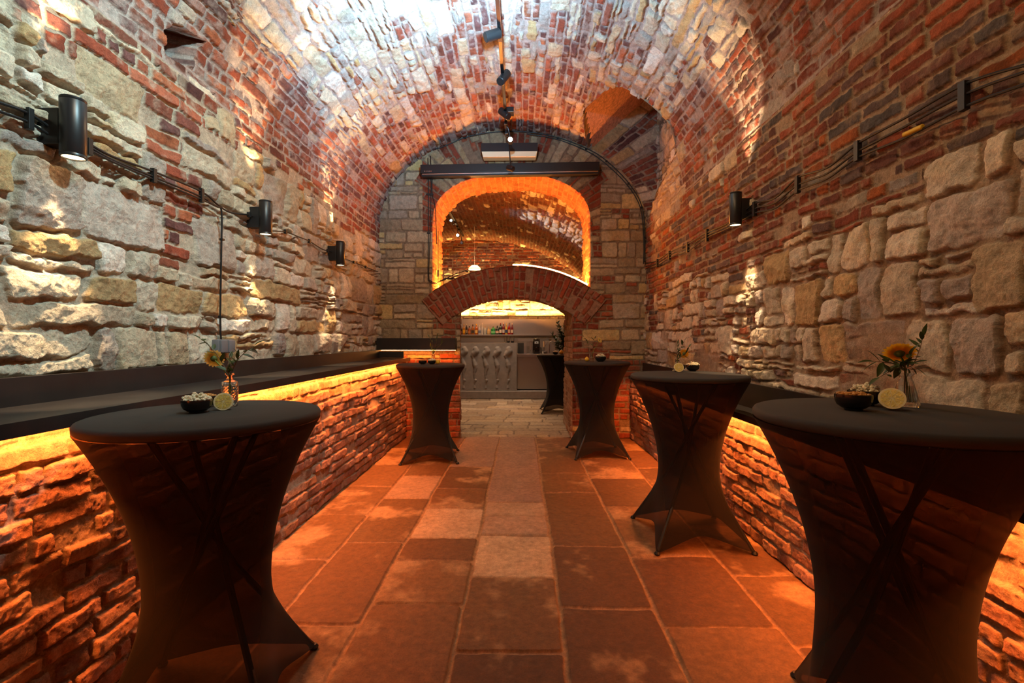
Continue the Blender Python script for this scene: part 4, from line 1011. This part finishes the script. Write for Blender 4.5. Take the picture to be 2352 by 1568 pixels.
# concrete counter with relief
cxr = P(1187, 800, Y=11.30).x; W = 3.2; x0 = cxr-W
t = thing('bar_counter', 'concrete bar counter front with a row of sculpted figures', 'bar counter', (cxr-W/2, 11.5, .175))
gx, gz = np.meshgrid(np.arange(0, W+.001, .01), np.arange(0, 1.128, .008), indexing='ij'); hh = np.zeros(gx.shape)
fig = [(.02, .99, .055), (.035, .93, .07), (-.02, .88, .06), (-.055, .83, .04), (-.035, .76, .025), (-.015, .68, .045), (.01, .60, .055), (.02, .54, .045), (.0, .44, .032), (-.005, .34, .022), (-.002, .27, .014), (.02, .245, .03), (.0, .20, .018), (.0, .14, .010), (.0, .065, .026)]
for i in range(12):
    cx_ = W-.21-i*.262
    if cx_ < .1: break
    for k in range(len(fig)-1):
        (ax, az, ar), (bx_, bz, br) = fig[k], fig[k+1]
        for q in np.linspace(0, 1, 4):
            fx, fz, fr = ax+(bx_-ax)*q, az+(bz-az)*q, ar+(br-ar)*q
            dd = np.hypot(gx-cx_-fx, gz-fz)/fr; hh = np.maximum(hh, np.where(dd < 1, np.sqrt(np.maximum(0, 1-dd*dd)), 0)*fr*.8)
V = np.stack([gx-W/2, -.2-hh, gz], -1); o = grid_mesh('relief_panel', V, None, None, M['concrete'], parent=t)
mb = MB(); mb.box(-W/2, W/2, -.199, .2, 0, 1.128); mb.build('counter_body', M['concrete'], t)
mb = MB(); mb.box(-W/2, W/2+.01, -.225, .2, -.008, .028, 0, .003); mb.build('kick_strip', M['steel'], t)
# steel counter
t = thing('steel_counter', 'low brushed steel counter right of the concrete bar front', 'counter', (.75, 11.7, .175))
mb = MB(); mb.box(cxr+.012-.75, 1.2, -.30, .3, .03, .80, 0, .002); mb.build('counter_body', M['steel'], t)
mb = MB(); mb.box(cxr+.005-.75, 1.2, -.34, .32, .80, .86, 0, .004); mb.build('worktop', M['steel'], t)
ZC = .175+.86
# splashback and shelf
t = thing('splashback', 'brushed steel splashback behind the bar', 'splashback', (-.9, 12.50, 1.0))
mb = MB(); mb.box(-2.9, 2.9, -.01, .03, -.8, .915, 0, 0); mb.build('panel', M['steel'], t)
zsh = P(1100, 768, Y=12.3).z
t = thing('bottle_shelf', 'long steel shelf behind the bar carrying the bottles', 'shelf', (-.7, 12.4, zsh))
mb = MB(); mb.box(-2.6, 1.75, -.14, .085, -.03, 0, 0, .002); mb.build('shelf_board', M['steel'], t)
# bottles: (px, width px, top py, body colour, cap colour, label colour, shape, label text)
BT = [(1059, 5.0, 748, (40, 22, 10), (30, 20, 15), (90, 60, 40), 'std', 'dark brown bottle, leftmost on the bar shelf'),
      (1065.5, 6.3, 744, (170, 110, 20), (190, 140, 60), (225, 170, 30), 'std', 'bottle with a round yellow label on the bar shelf'),
      (1071.5, 4.6, 743.5, (35, 28, 22), (190, 180, 160), (150, 130, 110), 'std', 'slim dark bottle with pale neck and grey label on the bar shelf'),
      (1078, 7.0, 749, (150, 70, 15), (35, 28, 25), (190, 120, 60), 'squat', 'squat amber bottle with an orange label on the bar shelf'),
      (1086, 7.0, 745, (170, 100, 20), (30, 22, 20), (60, 56, 40), 'std', 'amber bottle with a dark green label on the bar shelf'),
      (1094, 7.4, 744, (190, 95, 15), (240, 180, 20), (235, 200, 120), 'std', 'amber bottle with a yellow cap and cream label on the bar shelf'),
      (1101.5, 6.5, 746, (200, 200, 205), (200, 200, 200), (120, 130, 160), 'std', 'clear bottle with a blue-grey label on the bar shelf'),
      (1107.5, 5.5, 741, (215, 210, 205), (230, 210, 200), (200, 195, 190), 'tall', 'tall frosted clear bottle with a long neck on the bar shelf'),
      (1114, 6.0, 749, (205, 205, 195), (190, 140, 100), (190, 190, 180), 'squat', 'short clear bottle with a cork stopper on the bar shelf'),
      (1122.5, 8.0, 749, (215, 180, 120), (190, 170, 140), (225, 195, 140), 'round', 'rounded pale gold bottle on the bar shelf'),
      (1133, 9.6, 749, (20, 140, 50), (150, 140, 110), (130, 210, 140), 'square', 'wide bright green square bottle on the bar shelf'),
      (1142, 7.4, 748, (25, 35, 20), (30, 26, 24), (235, 220, 200), 'square', 'dark green square bottle with an orange and white label on the bar shelf'),
      (1149.5, 6.6, 741.5, (25, 50, 30), (150, 25, 25), (240, 225, 205), 'std', 'green bottle with a red cap and oval pale label on the bar shelf'),
      (1156.5, 6.6, 740.5, (130, 15, 15), (225, 190, 170), (225, 215, 205), 'std', 'dark red bottle with a pale cap and white label on the bar shelf'),
      (1163, 6.0, 742.5, (215, 175, 50), (235, 205, 120), (50, 80, 130), 'tall', 'yellow bottle with a blue label on the bar shelf'),
      (1169.5, 6.2, 741, (185, 20, 20), (45, 25, 30), (230, 190, 160), 'std', 'bright red bottle with a black cap on the bar shelf'),
      (1176.3, 5.6, 742, (130, 15, 12), (230, 195, 160), (240, 220, 190), 'std', 'red bottle with oval cream label, rightmost on the bar shelf')]
for i, (px, wpx, ty, bc, cc, lc, shp, lab) in enumerate(BT):
    b = P(px, 768, Y=12.32); top = P(px, ty, Y=12.32); hgt = top.z-zsh; r = wpx/2*12.32/F
    t = thing('liquor_bottle', lab, 'bottle', (b.x, 12.32, zsh+.001), 0, 'bottles on the bar shelf')
    sh = .60 if shp in ('std',) else .66 if shp == 'tall' else .55
    sh = {'std': .58, 'tall': .52, 'squat': .60, 'round': .62, 'square': .66}[shp]
    mg = pmat('bottle_glass', srgb(*bc), .12, 0, coat=.5)
    prof = [(r*.9, 0), (r, .006), (r, hgt*sh*.95), (r*.8, hgt*(sh+.07)), (r*.34, hgt*(sh+.17)), (r*.30, hgt*.87)]
    if shp == 'round': prof = [(r*.7, 0), (r*.95, hgt*.12), (r*1.02, hgt*.33), (r*.9, hgt*.52), (r*.5, hgt*.66), (r*.28, hgt*.74), (r*.28, hgt*.87)]
    n = 24
    rf = None
    if shp == 'square': rf = lambda a, z, hh=hgt*sh: 1/max(abs(math.cos(a)), abs(math.sin(a)), .78) if z < hh else 1
    mb = MB(); mb.lathe(prof, n, rfun=rf); mb.build('bottle_body', mg, t, True, 50)
    mb = MB(); mb.lathe([(r*.34, hgt*.865), (r*.34, hgt*.995), (r*.3, hgt)], 16); mb.build('cap', pmat('cap', srgb(*cc), .4), t, True, 50)
    mb = MB(); rl = r*1.012
    hs_ = (.14, .42) if shp != 'round' else (.2, .45)
    vs = []; k = 12
    for j in range(k+1):
        a = -PI/2-1.0+2.0*j/k; q = rl*(rf(a, 0) if rf else 1)
        vs += [(q*math.cos(a), q*math.sin(a), hgt*hs_[0]), (q*math.cos(a), q*math.sin(a), hgt*hs_[1])]
    mb.add(vs, [(2*j, 2*j+2, 2*j+3, 2*j+1) for j in range(k)]); lb = mb.build('label', pmat('paper_label', srgb(*lc), .6), t, True)
    if i == 11:
        mb = MB(); vs = [(q[0]*1.01, q[1]*1.01, hgt*(.27 if m % 2 == 0 else .33)) for m, q in enumerate(vs)]; mb.add(vs, [(2*j, 2*j+2, 2*j+3, 2*j+1) for j in range(k)]); mb.build('label_band', pmat('label_band', srgb(200, 90, 40), .6), lb, True)
# things on the counters
def cup(name, label, cat, px, pyb, Y, r, h, mat, z=None, grp=None, flare=1.0, wall=.006):
    q = P(px, pyb, Y=Y); z = q.z if z is None else z
    mb = MB(); mb.lathe([(0, 0), (r*.7, 0), (r*flare, h), (r*flare-wall, h), (r*.7-wall, wall), (0, wall)], 24); o = mb.build(name, M[mat], None, True, 50); o.location = (q.x, Y, z); return tag(o, label, cat, grp)
ZB = 1.3035
cup('snack_bowl', 'left one of two small dark bowls on the concrete bar top', 'bowl', 1167.5, 785, 11.42, .042, .045, 'ceramic', ZB, 'dark bowls on the bar top')
cup('snack_bowl', 'right one of two small dark bowls on the concrete bar top', 'bowl', 1177, 785, 11.42, .042, .045, 'ceramic', ZB, 'dark bowls on the bar top')
cup('drinking_glass', 'clear glass at the left of the dark bowls on the bar top', 'glass', 1161, 785, 11.5, .04, .16, 'glass', ZB, 'glasses on the bar top', 1.0)
cup('drinking_glass', 'clear glass standing behind the left dark bowl on the bar top', 'glass', 1168, 785, 11.58, .04, .15, 'glass', ZB, 'glasses on the bar top', 1.0)
cup('drinking_glass', 'clear glass standing behind the right dark bowl on the bar top', 'glass', 1177, 785, 11.58, .045, .15, 'glass', ZB, 'glasses on the bar top', 1.1)
# steel stand with dark panel (till screen side)
Yk = 11.62
def r3(px0, py0, px1, py1, Y): a = P(px0, py0, Y=Y); b = P(px1, py1, Y=Y); return a.x, b.x, b.z, a.z
t = thing('serving_stand', 'steel stand with raised shelf and dark screen at the end of the bar', 'stand', (.05, Yk, ZC+.001))
def bxp(name, px0, py0, px1, py1, Y, dp, mat, par, bev=.002):
    xa, xb, za, zb = r3(px0, py0, px1, py1, Y); l = par.location
    return MB().box(xa-l.x, xb-l.x, Y-l.y, Y+dp-l.y, max(za, par.location.z)-l.z, zb-l.z, 0, bev).build(name, M[mat], par)
M['dark_screen'] = pmat('dark_screen', srgb(52, 52, 48), .35)
bxp('raised_shelf', 1190, 777.5, 1225, 784, Yk, .12, 'steel', t); bxp('stand_leg', 1203, 784, 1210.5, 815, Yk, .05, 'steel', t); bxp('screen', 1189.5, 787.5, 1203, 812, Yk+.01, .03, 'dark_screen', t)
bxp('stand_leg', 1217, 784, 1222, 815, Yk+.06, .04, 'steel', t)
# coffee grinder
t = thing('coffee_grinder', 'black coffee machine with a pale control panel on the steel counter', 'coffee machine', (P(1232, 810, Y=11.8).x, 11.86, ZC))
w_ = .085
mb = MB(); mb.box(-w_, w_, -.10, .10, 0, .05, 0, .008); mb.box(-w_, w_, .0, .10, .05, .36, 0, .01); mb.box(-w_, w_, -.09, .10, .17, .33, 0, .014); mb.build('machine_body', M['ceramic'], t)
mb = MB(); mb.lathe([(.055, .33), (.06, .345), (.05, .37), (.03, .40), (.0, .40)], 24); mb.build('hopper', M['glass'], t, True)
mb = MB(); mb.box(-.045, .05, -.096, -.0905, .245, .30, 0, .002); mb.build('control_panel', pmat('pale_panel', (.6, .6, .58), .4), t)
mb = MB(); mb.cyl((.004, -.097, .272), (.004, -.104, .272), .014, 16); mb.build('dial', M['black_metal'], t)
mb = MB(); mb.tube([(-.02, -.093, .145), (0, -.093, .165), (.02, -.093, .145)], .004, 6); mb.build('spout', M['chrome'], t)
# steel brewing unit
t = thing('steel_dispenser', 'boxy steel appliance under the leafy branches on the steel counter', 'appliance', (P(1272, 812, Y=11.85).x, 11.9, ZC))
mb = MB(); mb.box(-.22, .22, -.06, .12, 0, .31, 0, .006); mb.build('appliance_body', M['steel'], t)
mb = MB(); mb.box(.03, .15, -.066, -.061, .09, .16, 0, .001); mb.build('badge_plate', M['chrome'], t)
mb = MB(); mb.cyl((-.09, 0, .31), (-.09, 0, .37), .035, 16, 0, .004); mb.build('lid_knob', M['chrome'], t, True)
t = thing('tap', 'tall thin steel tap with a pale wooden handle on the steel counter', 'tap', (P(1262, 812, Y=11.6).x, 11.62, ZC))
mb = MB(); mb.tube(smooth_pts([(0, 0, 0), (0, 0, .20), (.01, 0, .27), (.05, 0, .31), (.10, 0, .30)]), .008, 10); mb.build('spout', M['chrome'], t, True)
mb = MB(); mb.tube([(-.03, 0, .30), (-.12, 0, .17)], .006, 8); mb.build('lever', M['chrome'], t, True)
mb = MB(); mb.cyl((-.135, 0, .17), (-.135, 0, .30), .016, 12, 0, .004); mb.build('handle', pmat('pale_wood', (.6, .42, .22), .5), t, True)
cup('glass_jug', 'small clear measuring jug on the steel counter beside the stand', 'jug', 1223, 812, 11.52, .05, .10, 'glass', ZC, None, 1.1)
cup('glass_carafe', 'round clear carafe in front of the coffee machine', 'carafe', 1246, 812, 11.56, .06, .16, 'glass', ZC, None, .8)
cup('steel_pan', 'shallow steel pan on the steel counter between jug and tap', 'pan', 1250, 812, 11.72, .08, .06, 'steel', ZC, None, 1.0)
# bar-room track with two lit spots, pendant lamp
t = thing('ceiling_track', 'dark lighting track in the bar room vault, seen through the niche', 'track', (-1.38, 10.4, 3.85))
mb = MB(); mb.box(-.02, .02, -1.9, 1.0, -.015, .015); mb.build('rail', M['black_metal'], t)
for yy in (-1.2, .8):
    mb = MB(); mb.cyl((0, yy, .01), (0, yy, .2), .005, 8); mb.build('hanger', M['black_metal'], t)
q = P(1036, 506, Y=9.9); head('cool bluish lit spotlight seen through the niche', q+Vector((0, .12, .01)), q, .03, 10.0, 'bulb_cool', xr=-1.38, zr=3.85)
spot('bar_track_uplight', q+Vector((.12, -.1, -.25)), (1.5, 9.1, 3.3), 190, COOL, 52, 1, .05)
q = P(1051, 540, Y=10.3); head('warm lit spotlight glaring through the niche', q+Vector((0, .12, .01)), q, .034, 10.35, 'bulb_bar', xr=-1.38, zr=3.85)
q = P(1060, 557, Y=10.6); head('small unlit spotlight lowest on the bar room track', q+Vector((0, .10, .01)), q, .034, 10.65, 'chrome', xr=-1.38, zr=3.85)
q = P(1090, 616, Y=11.0)
t = thing('pendant_lamp', 'glowing pale pendant lamp behind the brick arch, seen through the niche', 'lamp', q)
M['shade'] = pmat('glowing_shade', (.9, .75, .5), .6, emit=(1, .55, .2), estr=1.6)
mb = MB(); mb.lathe([(.02, .07), (.07, .065), (.14, .0), (.135, -.03)], 32, caps=False); mb.build('lamp_shade', M['shade'], t, True)
mb = MB(); mb.sph((0, 0, -.015), .04, (1, 1, .7)); mb.build('bulb', M['lens'], t, True)
mb = MB(); mb.cyl((0, 0, .07), (0, 0, 3.98-q.z), .003, 6); mb.build('cord', M['cream'], t)
l = bpy.data.lights.new('pendant_light', 'POINT'); l.energy = 30; l.color = (1, .45, .14); l.shadow_soft_size = .05
o = bpy.data.objects.new('pendant_light', l); o.location = q+Vector((0, 0, -.1)); COL.objects.link(o)
bpy.context.view_layer.update()
